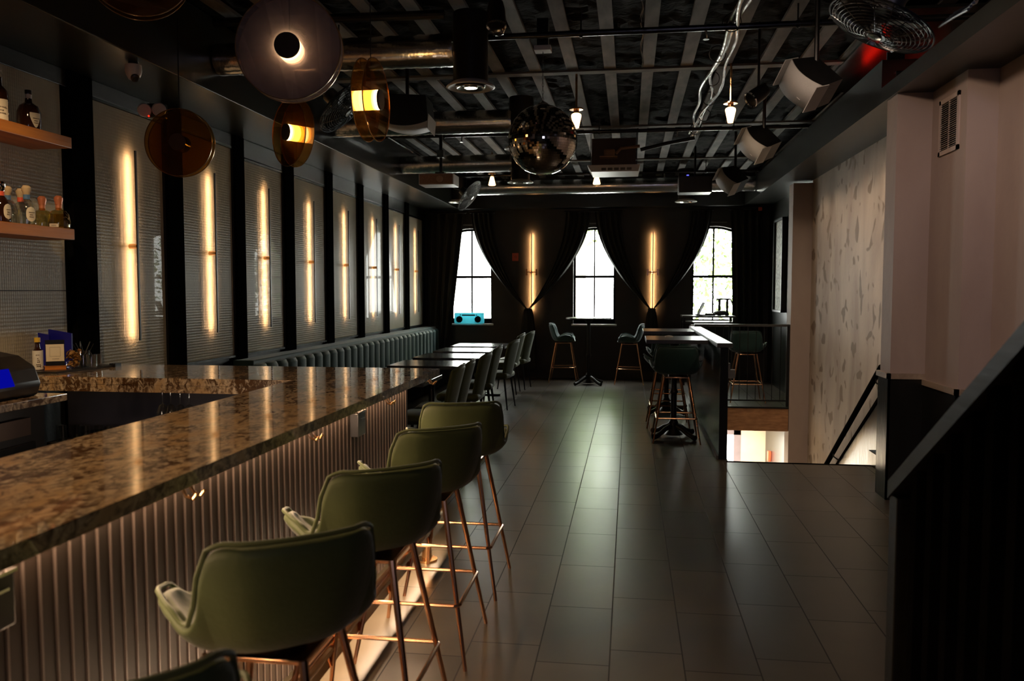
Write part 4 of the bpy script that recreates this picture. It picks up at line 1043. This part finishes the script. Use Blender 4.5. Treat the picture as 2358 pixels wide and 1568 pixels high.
# caged fans
def fan(loc, nrm, rad, lab, mount, rings=14, spokes=16):
    nrm = Vector(nrm).normalized()
    t = thing('wire_fan', lab, 'fan', loc, 'black wire-cage fans')
    q = Vector((0, 0, 1)).rotation_difference(nrm)
    def dome(r): return .06*(1-(r/rad)**2)
    for sgn, nmn in ((1, 'front_cage'), (-1, 'rear_cage')):
        b = B()
        for i in range(1, rings+1):
            r = rad*i/rings; z = dome(r)*sgn+.0
            b.tube([q @ Vector((r*math.cos(2*PI*k/44), r*math.sin(2*PI*k/44), z)) for k in range(44)], .0022 if i < rings else .005, 5, closed=True)
        for k in range(spokes):
            a = 2*PI*k/spokes
            b.tube([q @ Vector((r*math.cos(a+r*.8), r*math.sin(a+r*.8), dome(r)*sgn)) for r in [rad*j/5 for j in range(1, 6)]], .0025, 5)
        build(b, nmn, m_blackgloss, t, local=True)
    b = B(); b.lathe([(0, .065), (.03, .062), (.032, .05), (0, .05)], (0, 0, 0), nrm, 20); build(b, 'hub', m_chrome, t, local=True)
    for k in range(3):
        a = 2*PI*k/3
        def fb_(u, v, a=a):
            r = .04+(rad*.85-.04)*u; an = a+(v-.5)*(.5+.7*math.sin(PI*min(1, u*.9+.1)))
            return q @ Vector((r*math.cos(an), r*math.sin(an), (v-.5)*.05))
        b = B(); b.grid(fb_, 8, 6); o = build(b, 'blade', m_bmetal, t, local=True); mod(o, 'SOLIDIFY', thickness=.003)
    b = B(); b.lathe([(0, -.05), (.06, -.055), (.055, -.15), (0, -.16)], (0, 0, 0), nrm, 20); build(b, 'motor', m_bmetal, t, local=True)
    b = B(); m0 = q @ Vector((0, 0, -.15)); b.tube([m0, m0+Vector((mount[0]*.3, 0, mount[2]*.1)), Vector(mount)], .014, 8); build(b, 'bracket', m_bmetal, t, local=True)
p = at(2028, 58, 4.1); fan(tuple(p), (-.444, -.03, -.895), .245, 'black wire fan tilted down in the top right corner', (.45, .1, .35))
p = at(790, 248, 5.9); fan(tuple(p), (.726, -.037, -.687), .225, 'black wire fan behind the pendant lamps at the left soffit', (-.45, .05, .25))
p = at(1081, 451, 11.6); fan(tuple(p), (.80, -.12, -.59), .245, 'black wire fan seen edge-on near the far left corner of the ceiling', (-.35, .1, .3))
# ledge clutter top right: spare cables
b = B()
for k in range(5):
    b.tube([at(2162+k*9, 62-k*8, 3.9), at(2200+k*12, 38-k*8, 3.75), at(2230+k*6, 22-k*8, 3.6)], .006, 6)
tag(build(b, 'cable_bundle', m_bmetal), 'dark cable bundle lying on the right ledge behind the fan', 'cable')
# red glow strip behind the ledge
rg = thing('led_strip_light', 'red led strip glowing on the ledge by the right ceiling', 'light strip', (2.2, 6.8, 3.12))
b = B(); b.box(2.0, 2.03, 6.95, 7.7, 3.292, 3.302); build(b, 'strip', e_red, rg); b = B(); b.box(1.97, 2.1, 6.90, 6.91, 3.29, 3.40); build(b, 'light_shield', m_bmetal, rg); b = B(); b.box(1.93, 2.27, 6.52, 6.53, 3.08, 3.16); b.box(1.93, 2.27, 6.52, 6.58, 3.155, 3.16); build(b, 'light_shield', m_bmetal, rg); b = B(); b.box(1.95, 2.25, 6.531, 6.545, 3.10, 3.11); build(b, 'strip', e_red, rg)
b = B(); b.box(1.75, 2.5, 6.0, 8.4, 3.44, 3.46); build(b, 'trim_14', m_satin, kind='structure')
# camera dome + emergency light (left)
p = at(307, 150, 4.85); t = thing('security_camera', 'white dome security camera on the ceiling left', 'camera', tuple(p))
b = B(); b.lathe([(0, .0), (.048, 0), (.050, -.035), (.044, -.06), (.030, -.088), (0, -.10)], n=28); build(b, 'housing', m_white, t, local=True)
b = B(); b.lathe([(0, 0), (.026, 0), (.026, .012), (.018, .018), (0, .018)], (.022, -.02, -.082), (.5, -.45, -.6), 18); build(b, 'lens', m_rubber, t, local=True)
b = B(); b.tube([(0, 0, 0), (0, 0, ZC-p.z)], .03, 12); build(b, 'mount', m_bmetal, t, local=True)
p = at(348, 252, 5.25); t = thing('emergency_light', 'white twin-head emergency light above the first wall panel', 'lamp', tuple(p))
for q in (-.05, .055):
    b = B(); b.lathe([(0, -.03), (.035, -.03), (.046, .02), (.04, .03), (0, .024)], (q, 0, 0), (.55, -.75, -.3), 20); build(b, 'lamp_head', m_white, t, local=True)
b = B(); b.box(-.06, .07, .03, .09, -.05, .05, .01); build(b, 'case', m_bmetal, t, local=True)
b = B(); b.lathe([(0, -.008), (.008, 0), (0, .008)], (.0, -.03, -.05), n=10); build(b, 'indicator', e_redled, t, local=True)

# ================================================================== BACK BAR (left)
sh0 = None
XS = -3.35
for z, lab in ((2.47, 'upper oak shelf with two dark bottles at the left picture edge'), (1.92, 'lower oak shelf with the row of round bottles at the left picture edge')):
    b = B(); b.box(XL+.03, XS, 2.2, 4.63, z-.065, z, .003); tag(build(b, 'wall_shelf', m_wood), lab, 'shelf', 'oak wall shelves behind the bar')
bb = thing('back_counter', 'lower back bar counter with granite top at the left picture edge', 'counter', (-3.1, 2.9, 0))
b = B(); b.box(XL+.03, -2.70, 1.0, 3.64, 1.015, 1.05, .003); build(b, 'countertop', m_granite, bb)
b = B(); b.box(XL+.03, -2.78, 1.0, 3.58, .0, 1.015); build(b, 'case', m_rubber, bb)
b = B(); b.box(-2.785, -2.765, 2.35, 3.05, .12, .84, .004); b.box(-2.785, -2.765, 3.08, 3.50, .12, .84, .004); build(b, 'door', m_blackgloss, bb)
b = B(); b.box(-2.764, -2.762, 2.42, 2.98, .18, .78); b.box(-2.764, -2.762, 3.12, 3.2, .18, .78); build(b, 'door_glass', pm('bluish fridge glass', (.10, .16, .18), (.06, .10, .12), 5, .1), bb)
b = B(); b.box(-2.77, -2.75, 2.2, 3.45, .88, .96); build(b, 'metal_trim', pm('dull copper trim', (.10, .06, .035), (.07, .04, .03), 5, .4, .4), bb)
# bottles on shelves
m_label = pm('paper label', (.78, .72, .58), (.70, .64, .50), 30, .7)
m_labelw = pm('white paper label', (.80, .78, .72), (.72, .70, .64), 30, .7)
m_cork = pm('cork stopper', (.62, .48, .30), (.52, .38, .22), 20, .7)
m_copwax = pm('orange metallic wrap', (.75, .28, .14), (.62, .2, .1), 12, .35, .4)
m_blueband = pm('blue neck band', (.10, .22, .42), (.08, .18, .36), 12, .5)
m_rum = pm('dark amber liquid', (.05, .018, .006), (.06, .02, .008), 3, .1)
TOCAM = lambda x, y: Vector((-x, -y, 0)).normalized()
def writing(parent, c, n_, w, rows, h=.004, mat=None):
    """short printed lines on a label: c centre, n_ outward normal, w width, rows: list of (dz, length)"""
    u = Vector((0, 0, 1)).cross(n_).normalized(); b = B()
    for dz, L_ in rows:
        x = -L_/2
        while x < L_/2:
            q = random.uniform(.003, .007); b.obox(Vector(c)+u*(x+q/2)+Vector((0, 0, dz))+n_*.0006, u*q, n_*.0006, Vector((0, 0, h))); x += q+.002
    build(b, 'printed_text', mat or m_ink, parent)
def bottle(px, z, x, lab, prof, mat, cap, capprof, label=None, band=None, liquid=None, sy=1, inset=.004, yover=None):
    """px: pixel column of the axis, x: world x of the axis, z: shelf top"""
    p = at(px, 400, 4.0); k = x/p.x
    # depth where the viewing column crosses that x plane
    r = FW+RT*((px-1179)/FOC)-UP*((480-784)/FOC); Y = yover or r.y*x/r.x
    t = thing('bottle', lab, 'bottle', (x, Y, z))
    n_ = TOCAM(x, Y); ang = math.atan2(n_.y, n_.x)
    b = B(); b.lathe(prof, (0, 0, 0), n=28, sx=sy); bmesh.ops.rotate(b.bm, verts=b.bm.verts, matrix=Matrix.Rotation(ang, 3, 'Z')); build(b, 'glass_body', mat, t, local=True)
    b = B(); b.lathe(capprof, n=20); build(b, 'stopper', cap, t, local=True)
    if liquid:
        b = B(); lv = [(r_*.93, max(z_, .006)) for r_, z_ in prof if z_ <= liquid[1]]; lv = [(0, .006)]+lv[1:]+[(0, lv[-1][1])]
        b.lathe(lv, n=24, sx=sy); bmesh.ops.rotate(b.bm, verts=b.bm.verts, matrix=Matrix.Rotation(ang, 3, 'Z')); build(b, 'liquid', liquid[0], t, local=True)
    if band:
        b = B(); r_, z0, z1, m_ = band; b.lathe([(r_, z0), (r_, z1)], n=20); build(b, 'neck_band', m_, t, local=True)
    if label:
        w, z0, z1, off, m_, shape, rad = label
        b = B(); 
        def fn(u, v):
            a = ang+off+(u-.5)*w/rad; zz = z0+(z1-z0)*v
            if shape == 'oval': 
                hw = math.sqrt(max(0, 1-abs(2*v-1)**2.6)); a = ang+off+(u-.5)*w/rad*hw
            if shape == 'shield':
                hw = min(1, (v/.75)**.6) if v > 0 else 0; a = ang+off+(u-.5)*w/rad*hw
            return ((rad+.0015)*math.cos(a)*(1), (rad+.0015)*math.sin(a), zz)
        b.grid(fn, 10, 14); L_ = build(b, 'label', m_, t, local=True)
        n2 = Vector((math.cos(ang+off), math.sin(ang+off), 0))
        zz = (z0+z1)/2; hh = z1-z0
        writing(L_, Vector((x, Y, z))+n2*(rad+.003)+Vector((0, 0, zz+hh*.12)), n2, w, [(0, w*.55), (-hh*.16, w*.35), (-hh*.3, w*.45)], h=hh*.045)
    return t
tall = [(0, 0), (.045, 0), (.046, .01), (.046, .165), (.040, .19), (.018, .215), (.017, .26), (0, .26)]
bottle(7, 2.47, -3.48, 'dark square-shouldered bottle with a cream label and glass stopper on the upper shelf', tall, m_brown, m_glassc, [(0, .258), (.02, .262), (.022, .275), (.015, .29), (.018, .30), (.0, .305)], ( .085, .02, .135, .15, m_label, 'rect', .0465))
rnd = [(0, 0), (.050, 0), (.060, .015), (.064, .06), (.062, .11), (.048, .145), (.020, .165), (.016, .20), (.018, .215), (0, .215)]
bottle(74, 2.47, -3.46, 'dark round-shouldered bottle with a cream shield label on the upper shelf', rnd, m_brown, m_bmetal, [(0, .214), (.018, .215), (.018, .235), (0, .236)], (.062, .015, .10, .55, m_label, 'shield', .064), band=(.0175, .165, .214, m_labelw))
# orange carton between them
Yc = 3.98; b = B(); b.box(-3.60, -3.50, Yc-.03, Yc+.10, 2.47, 2.735, .002); ob = build(b, 'carton', m_orange); tag(ob, 'orange brown carton standing between the two dark bottles on the upper shelf', 'box')
rep = [(0, 0), (.040, 0), (.046, .01), (.047, .06), (.043, .10), (.028, .135), (.017, .15), (.016, .175), (0, .175)]
capr = [(0, .172), (.017, .174), (.020, .19), (.024, .20), (.025, .215), (.016, .228), (0, .23)]
b1 = bottle(3, 1.92, -3.44, 'black-glass bottle with an oval label and red neck band on the lower shelf', rep, m_brown, m_chrome, capr, (.05, .02, .105, .75, m_label, 'oval', .047), band=(.0175, .15, .174, m_red))
b2 = bottle(62, 1.92, -3.43, 'clear bottle with a blue neck band and oval cream label on the lower shelf', rep, m_glassc, m_cork, capr, (.052, .02, .105, .45, m_label, 'oval', .047), band=(.0175, .15, .176, m_blueband))
bottle(18, 1.92, -3.56, 'clear bottle half hidden behind the black-glass bottle on the lower shelf', rep, m_glassc, m_cork, capr, None, band=(.0175, .15, .176, m_blueband))
bottle(48, 1.92, -3.57, 'bottle with a red neck band hidden behind the blue-banded bottle', rep, m_glassc, m_cork, capr, None, band=(.0175, .15, .176, m_red))
squat = [(0, 0), (.052, 0), (.060, .01), (.062, .04), (.056, .085), (.040, .105), (.018, .115), (.016, .145), (0, .145)]
capo = [(0, .143), (.020, .145), (.021, .16), (.024, .17), (.024, .185), (.014, .196), (0, .197)]
bottle(97, 1.92, -3.52, 'round-topped orange-capped bottle, the smaller of two, on the lower shelf', squat, m_tequila, m_copwax, capo, None, band=(.0175, .112, .146, m_copwax))
bottle(135, 1.92, -3.41, 'squat pale gold bottle with orange cap at the end of the lower shelf', squat, m_tequila, m_copwax, capo, (.055, .006, .026, -.5, m_label, 'rect', .061), band=(.0175, .112, .146, m_copwax), liquid=(glass('gold spirit', (.75, .62, .22), .05), .09))
# point-of-sale printer with blue light
ps = thing('payment_terminal', 'rounded black machine with a deep blue screen on the back counter', 'machine', (-3.05, 3.4, 1.05))
a_ = at(0, 870, 3.05); 
b = B(); yy0, yy1 = 3.24, 3.56
b.prism([(-3.42, yy0, 1.05), (-2.79, yy0, 1.05), (-2.77, yy0, 1.11), (-2.80, yy0, 1.19), (-2.88, yy0, 1.24), (-3.02, yy0, 1.265), (-3.42, yy0, 1.265)], (0, yy1-yy0, 0)); o = build(b, 'case', m_rubber, ps); mod(o, 'BEVEL', width=.015, segments=3)
b = B(); b.obox((-2.783, 3.32, 1.152), (0, .12, 0), (-.030, 0, .080), (.006, 0, .002), .001); build(b, 'screen', e_blue, ps)
b = B(); b.box(-2.86, -2.80, yy0-.003, yy0, 1.125, 1.131); build(b, 'seam', m_chrome, ps)
# tray, bottle of bitters, menu frame, folders, jar and glasses on the return counter
ZT = 1.07
def yx(px, y): 
    r = FW+RT*((px-1179)/FOC)-UP*((850-784)/FOC); return r.x*y/r.y
b = B(); xa = XL+.08
b.prism([(yx(80, 4.33), 4.30, ZT), (yx(140, 4.34), 4.30, ZT), (yx(272, 4.78), 4.78, ZT), (yx(180, 4.78), 4.85, ZT), (xa, 4.85, ZT), (xa, 4.34, ZT)], (0, 0, .012))
for k in range(4): b.box(yx(262+k*4, 4.78)-.003, yx(262+k*4, 4.78)+.003, 4.74, 4.80, ZT, ZT+.022)
tag(build(b, 'bar_mat', m_rubber), 'black rubber bar mat on the far end of the granite counter', 'mat')
ZM = ZT+.012
bx = yx(88, 4.38)
t = thing('bitters_bottle', 'small bottle with a yellow cap and white wrapped label on the bar mat', 'bottle', (bx, 4.38, ZM))
b = B(); b.lathe([(0, 0), (.028, 0), (.028, .11), (.016, .125), (.013, .145), (.013, .165), (0, .165)], n=24); build(b, 'glass_body', m_brown, t, local=True)
b = B(); b.lathe([(0, .164), (.0165, .164), (.0165, .19), (0, .192)], n=20); build(b, 'cap', pm('yellow cap', (.85, .55, .06), None, 5, .4), t, local=True)
b = B(); b.lathe([(.0288, .004), (.0288, .116)], n=24); Lb = build(b, 'label', m_labelw, t, local=True)
nn_ = TOCAM(bx, 4.38); writing(Lb, Vector((bx, 4.38, ZM+.09))+nn_*.0295, nn_, .03, [(0, .02), (-.02, .008), (-.03, .008), (-.04, .008), (-.055, .018), (-.065, .014)], h=.004)
fx = yx(128, 4.42)
t = thing('menu_frame', 'black framed cream card standing on a small wooden base', 'frame', (fx, 4.42, ZM))
nn_ = TOCAM(fx, 4.42); uu = Vector((0, 0, 1)).cross(nn_).normalized(); cc = Vector((fx, 4.42, ZM))
b = B(); b.obox(cc+Vector((0, 0, .098)), uu*.10, nn_*.012, Vector((0, 0, .155)), .001); build(b, 'frame', m_bmetal, t)
b = B(); b.obox(cc+Vector((0, 0, .012)), uu*.11, nn_*.05, Vector((0, 0, .022)), .002); build(b, 'base', m_wood, t)
b = B(); b.obox(cc+Vector((0, 0, .10))+nn_*.007, uu*.094, nn_*.001, Vector((0, 0, .10))); cd = build(b, 'card', m_cream, t)
b = B()
for s_ in (-1, 1): b.obox(cc+Vector((0, 0, .106))+nn_*.0078+uu*s_*.027, uu*.001, nn_*.0004, Vector((0, 0, .054))); b.obox(cc+Vector((0, 0, .106+s_*.027))+nn_*.0078, uu*.054, nn_*.0004, Vector((0, 0, .001)))
build(b, 'printed_border', m_ink, cd)
writing(cd, cc+Vector((0, 0, .064))+nn_*.0078, nn_, .05, [(0, .03)], h=.002)
fo0 = None
for (p0, p1, z1, dy, lab) in ((90, 120, .205, 0, 'deep blue folder standing behind the framed card, left one'), (114, 148, .225, .04, 'taller deep blue folder standing behind the framed card'), (140, 171, .215, .02, 'deep blue folder beside the black post')):
    xa_, xb_ = yx(p0, 4.62+dy), yx(p1, 4.62+dy)
    b = B(); b.prism([(xa_, 4.62+dy, ZM), (xb_, 4.60+dy, ZM), (xb_+.002, 4.60+dy, ZM+z1-.012), (xa_, 4.62+dy, ZM+z1)], (0, .012, 0)); tag(build(b, 'folder', m_blue), lab, 'folder', 'deep blue folders behind the card')
jx = yx(170, 4.5)
t = thing('glass_jar', 'square glass jar of dried orange garnish on the bar mat', 'jar', (jx, 4.5, ZM))
b = B(); b.box(-.04, .04, -.04, .04, 0, .11, .008); bmesh.ops.rotate(b.bm, verts=b.bm.verts, matrix=Matrix.Rotation(.6, 3, 'Z')); build(b, 'jar_body', m_glassc, t, local=True)
b = B()
for k in range(60):
    q = Vector((random.uniform(-.03, .03), random.uniform(-.03, .03), random.uniform(.01, .108))); b.lathe([(0, 0), (.012, 0), (.012, .003), (0, .003)], q, (random.uniform(-1, 1), random.uniform(-1, 1), random.uniform(.2, 1)), 7)
o = build(b, 'dried_fruit', pm('dried orange slices', (.55, .28, .07), (.30, .13, .03), 60, .6), t, local=True); o['kind'] = 'stuff'
def tumbler(x, y, lab, h=.09, r=.035, grp='glasses and jars on the bar mat', dark=False, z=ZM, straws=0):
    t = thing('drinking_glass', lab, 'glass', (x, y, z), grp)
    b = B(); b.lathe([(0, 0), (r*.85, 0), (r, h), (r-.003, h), (r*.82, .006), (0, .006)], n=24); build(b, 'glass_body', m_brown if dark else m_glassc, t, local=True)
    if straws:
        for k in range(straws):
            a = random.uniform(0, 6.28); b = B(); b.tube([(.5*r*math.cos(a+2), .5*r*math.sin(a+2), .01), (r*1.5*math.cos(a), r*1.5*math.sin(a), h*random.uniform(1.3, 1.6))], .0022, 6); build(b, 'straw', m_rubber, t, local=True)
    return t
tumbler(yx(193, 4.6), 4.6, 'clear holder full of black straws beside the orange garnish jar', .10, .038, straws=9)
tumbler(yx(212, 4.56), 4.56, 'plain clear glass right of the straw holder on the bar mat', .08, .032)
t = tumbler(yx(225, 4.66), 4.66, 'small clear glass with a stirrer at the right end of the bar mat', .075, .03, straws=1)
# hanging stemware and glasses below the return
def wineglass(x, y, lab):
    t = thing('wine_glass', lab, 'glass', (x, y, .95), 'stemware hanging under the counter return')
    b = B(); b.lathe([(.032, .03), (0, .031), (.004, .025), (.004, -.04), (.02, -.05), (.034, -.09), (.03, -.14)], n=20); build(b, 'bowl', m_glassc, t, local=True); return t
w0 = wineglass(yx(372, 4.30), 4.30, 'upturned stem glass hanging under the counter return, leftmost of four')
for k, (px, nmn) in enumerate(((391, 'second from left'), (413, 'third from left'), (434, 'rightmost of four'))): dup(w0, (yx(px, 4.30), 4.30, .95), 0, 'upturned stem glass hanging under the counter return, %s' % nmn)
rk = thing('glass_rack', 'dark rack of upturned tumblers beneath the granite return', 'rack', (-2.9, 4.45, .6))
b = B(); b.box(-3.3, -2.4, 4.26, 4.7, .66, .68, .002); b.box(-3.3, -3.28, 4.26, 4.7, .2, .68); b.box(-2.42, -2.4, 4.26, 4.7, .2, .68); build(b, 'shelf', m_bmetal, rk)
g0 = None
for k in range(12):
    x = -3.24+k*.072; y = 4.31+(k % 2)*.03
    lab = 'small upturned clear tumbler standing on the dark rack under the return'
    if g0 is None:
        g0 = thing('tumbler', lab, 'glass', (x, y, .68), 'tumblers on the rack under the return')
        b = B(); b.lathe([(.031, 0), (.026, .095), (0, .097), (.024, .09), (.029, 0)], n=18); build(b, 'glass_body', m_glassc, g0, local=True)
    else: dup(g0, (x, y, .68), 0, lab)

# ================================================================== OUTSIDE TREES
def tree(x, y, z0, r, n, lab, seed):
    random.seed(seed)
    t = thing('tree', lab, 'tree', (x, y, -3.4), 'leafy trees outside the windows')
    b = B(); b.tube([(x, y, -3.4), (x+.1, y, z0-r*.6), (x-.1, y, z0+r*.3)], [.22, .16, .06], 10)
    for k in range(9):
        a = random.uniform(0, 6.28); e = random.uniform(-.3, .8); q = Vector((math.cos(a), math.sin(a), e))*r*.9
        b.tube([(x, y, z0-r*.3), Vector((x, y, z0-r*.1))+q*.5, Vector((x, y, z0))+q], [.06, .04, .015], 6)
    build(b, 'trunk', m_bark, t)
    b = B()
    for k in range(n):
        v = Vector((random.gauss(0, 1), random.gauss(0, 1), random.gauss(0, 1))).normalized()*r*random.random()**.4
        p = Vector((x, y, z0))+v; s = random.uniform(.05, .11)*(1.5 if r > 3 else 1)
        u = Vector((random.gauss(0, 1), random.gauss(0, 1), random.gauss(0, 1))).normalized(); w = u.orthogonal().normalized()*s*.6; u *= s
        b.quad(p-u, p+w, p+u, p-w)
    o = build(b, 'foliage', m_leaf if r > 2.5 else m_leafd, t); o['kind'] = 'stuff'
tree(2.9, 20.5, 2.2, 2.3, 2600, 'leafy green tree outside the right-hand window', 11)
tree(-1.6, 26, 7.4, 4.6, 11000, 'tall green tree farther off, outside the middle window', 12)
tree(5.6, 29, 9.5, 3.2, 3200, 'tall green tree behind the one at the right-hand window', 13)

# ================================================================== LIGHT
w = D.worlds.new('world'); SC.world = w; w.use_nodes = True; nt = w.node_tree; nt.nodes.clear()
wo = nt.nodes.new('ShaderNodeOutputWorld'); bg = nt.nodes.new('ShaderNodeBackground'); nt.links.new(bg.outputs[0], wo.inputs[0])
bg.inputs[0].default_value = (.98, 1.0, .95, 1); bg.inputs[1].default_value = 27.0
def light(name, kind, loc, energy, color, **k):
    l = D.lights.new(name, kind); l.energy = energy; l.color = color
    rot = k.pop('rot', None)
    for a, v in k.items():
        if a == 'portal': l.cycles.is_portal = v
        else: setattr(l, a, v)
    o = D.objects.new(name, l); COL.objects.link(o); o.location = loc
    if rot is not None: o.rotation_euler = rot
    return o
for i, (x0, x1, z0, z1) in enumerate(WIN):
    light('window_portal', 'AREA', ((x0+x1)/2, YB+.27, (z0+z1)/2), 1, (1, 1, 1), shape='RECTANGLE', size=x1-x0, size_y=z1-z0, portal=True, rot=(-PI/2, 0, 0))
light('door_portal', 'AREA', (1.48, YB+.12, -2.05), 1, (1, 1, 1), shape='RECTANGLE', size=.75, size_y=2.3, portal=True, rot=(-PI/2, 0, 0))
# lower level ceiling lamps
light('lower_lamp', 'AREA', (1.2, 13.2, -.45), 260, (1, .80, .58), shape='DISK', size=.5)
light('lower_lamp', 'AREA', (1.2, 9.4, -2.2), 40, (1, .80, .60), shape='DISK', size=.4)
# recessed warm downlights over the back bar and bar
def aimed_spot(loc, e, col=(1, .62, .30), ang=70, blend=.6, tgt=None, size=.04):
    d = (Vector(tgt)-Vector(loc)) if tgt else Vector((0, 0, -1))
    o = light('aimed_spot', 'SPOT', loc, e, col, spot_size=R(ang), spot_blend=blend, shadow_soft_size=size)
    o.rotation_euler = d.to_track_quat('-Z', 'Y').to_euler()
    return o
aimed_spot((-2.75, 3.0, 3.1), 75, (1, .68, .36), tgt=(-3.45, 3.85, 2.0), ang=62)
light('underbar_fill', 'POINT', (-2.0, 3.75, .88), 2.2, (1, .80, .62), shadow_soft_size=.02)  # added fill to lift the glasses under the return, no known fixture
aimed_spot((-2.3, 2.2, 3.4), 150, tgt=(-2.3, 2.6, 1.0), ang=95)
aimed_spot((-1.7, 1.1, 3.4), 45, tgt=(-1.45, 1.6, 1.0), ang=80)
# front window glow from behind the camera, cool
light('front_window', 'AREA', (.9, -2.8, 2.2), 8, (.72, .70, 1), shape='RECTANGLE', size=.8, size_y=1.0, rot=(PI/2, 0, 0))
aimed_spot((1.1, 2.6, 3.35), 34, (.70, .66, 1), 50, .7, (2.4, 6.0, 1.6), .15)  # added cool spot brightening the right walls, not a real fixture
# added warm spots to brighten the right walls, real source unknown
for y_ in (6.9, 7.5, 8.1, 8.7, 9.3, 9.9, 10.5): aimed_spot((1.93, y_, 2.95), 16, (1, .76, .54), 120, 1, (2.15, y_, 0), .05)  # invented row of washers under the soffit
aimed_spot((.2, 6.4, 3.4), 110, (1, .74, .52), 60, .9, (2.33, 9.0, 1.2), .12)
aimed_spot((.4, 3.9, 3.35), 110, (1, .72, .54), 85, .9, (2.3, 5.9, 1.7), .12)
sun = light('sun', 'SUN', (0, 20, 10), 22, (1, .96, .85), angle=R(1)); sun.rotation_euler = Vector((.25, .55, -1)).to_track_quat('-Z', 'Y').to_euler()
SC.view_settings.view_transform = 'Standard'; SC.view_settings.look = 'None'; SC.view_settings.exposure = 0; SC.view_settings.gamma = 1
SC.view_settings.use_curve_mapping = False
SC.cycles.use_denoising = True
SC.cycles.max_bounces = 10; SC.cycles.transparent_max_bounces = 24; SC.cycles.sample_clamp_indirect = 6
SC.cycles.caustics_reflective = False; SC.cycles.caustics_refractive = False
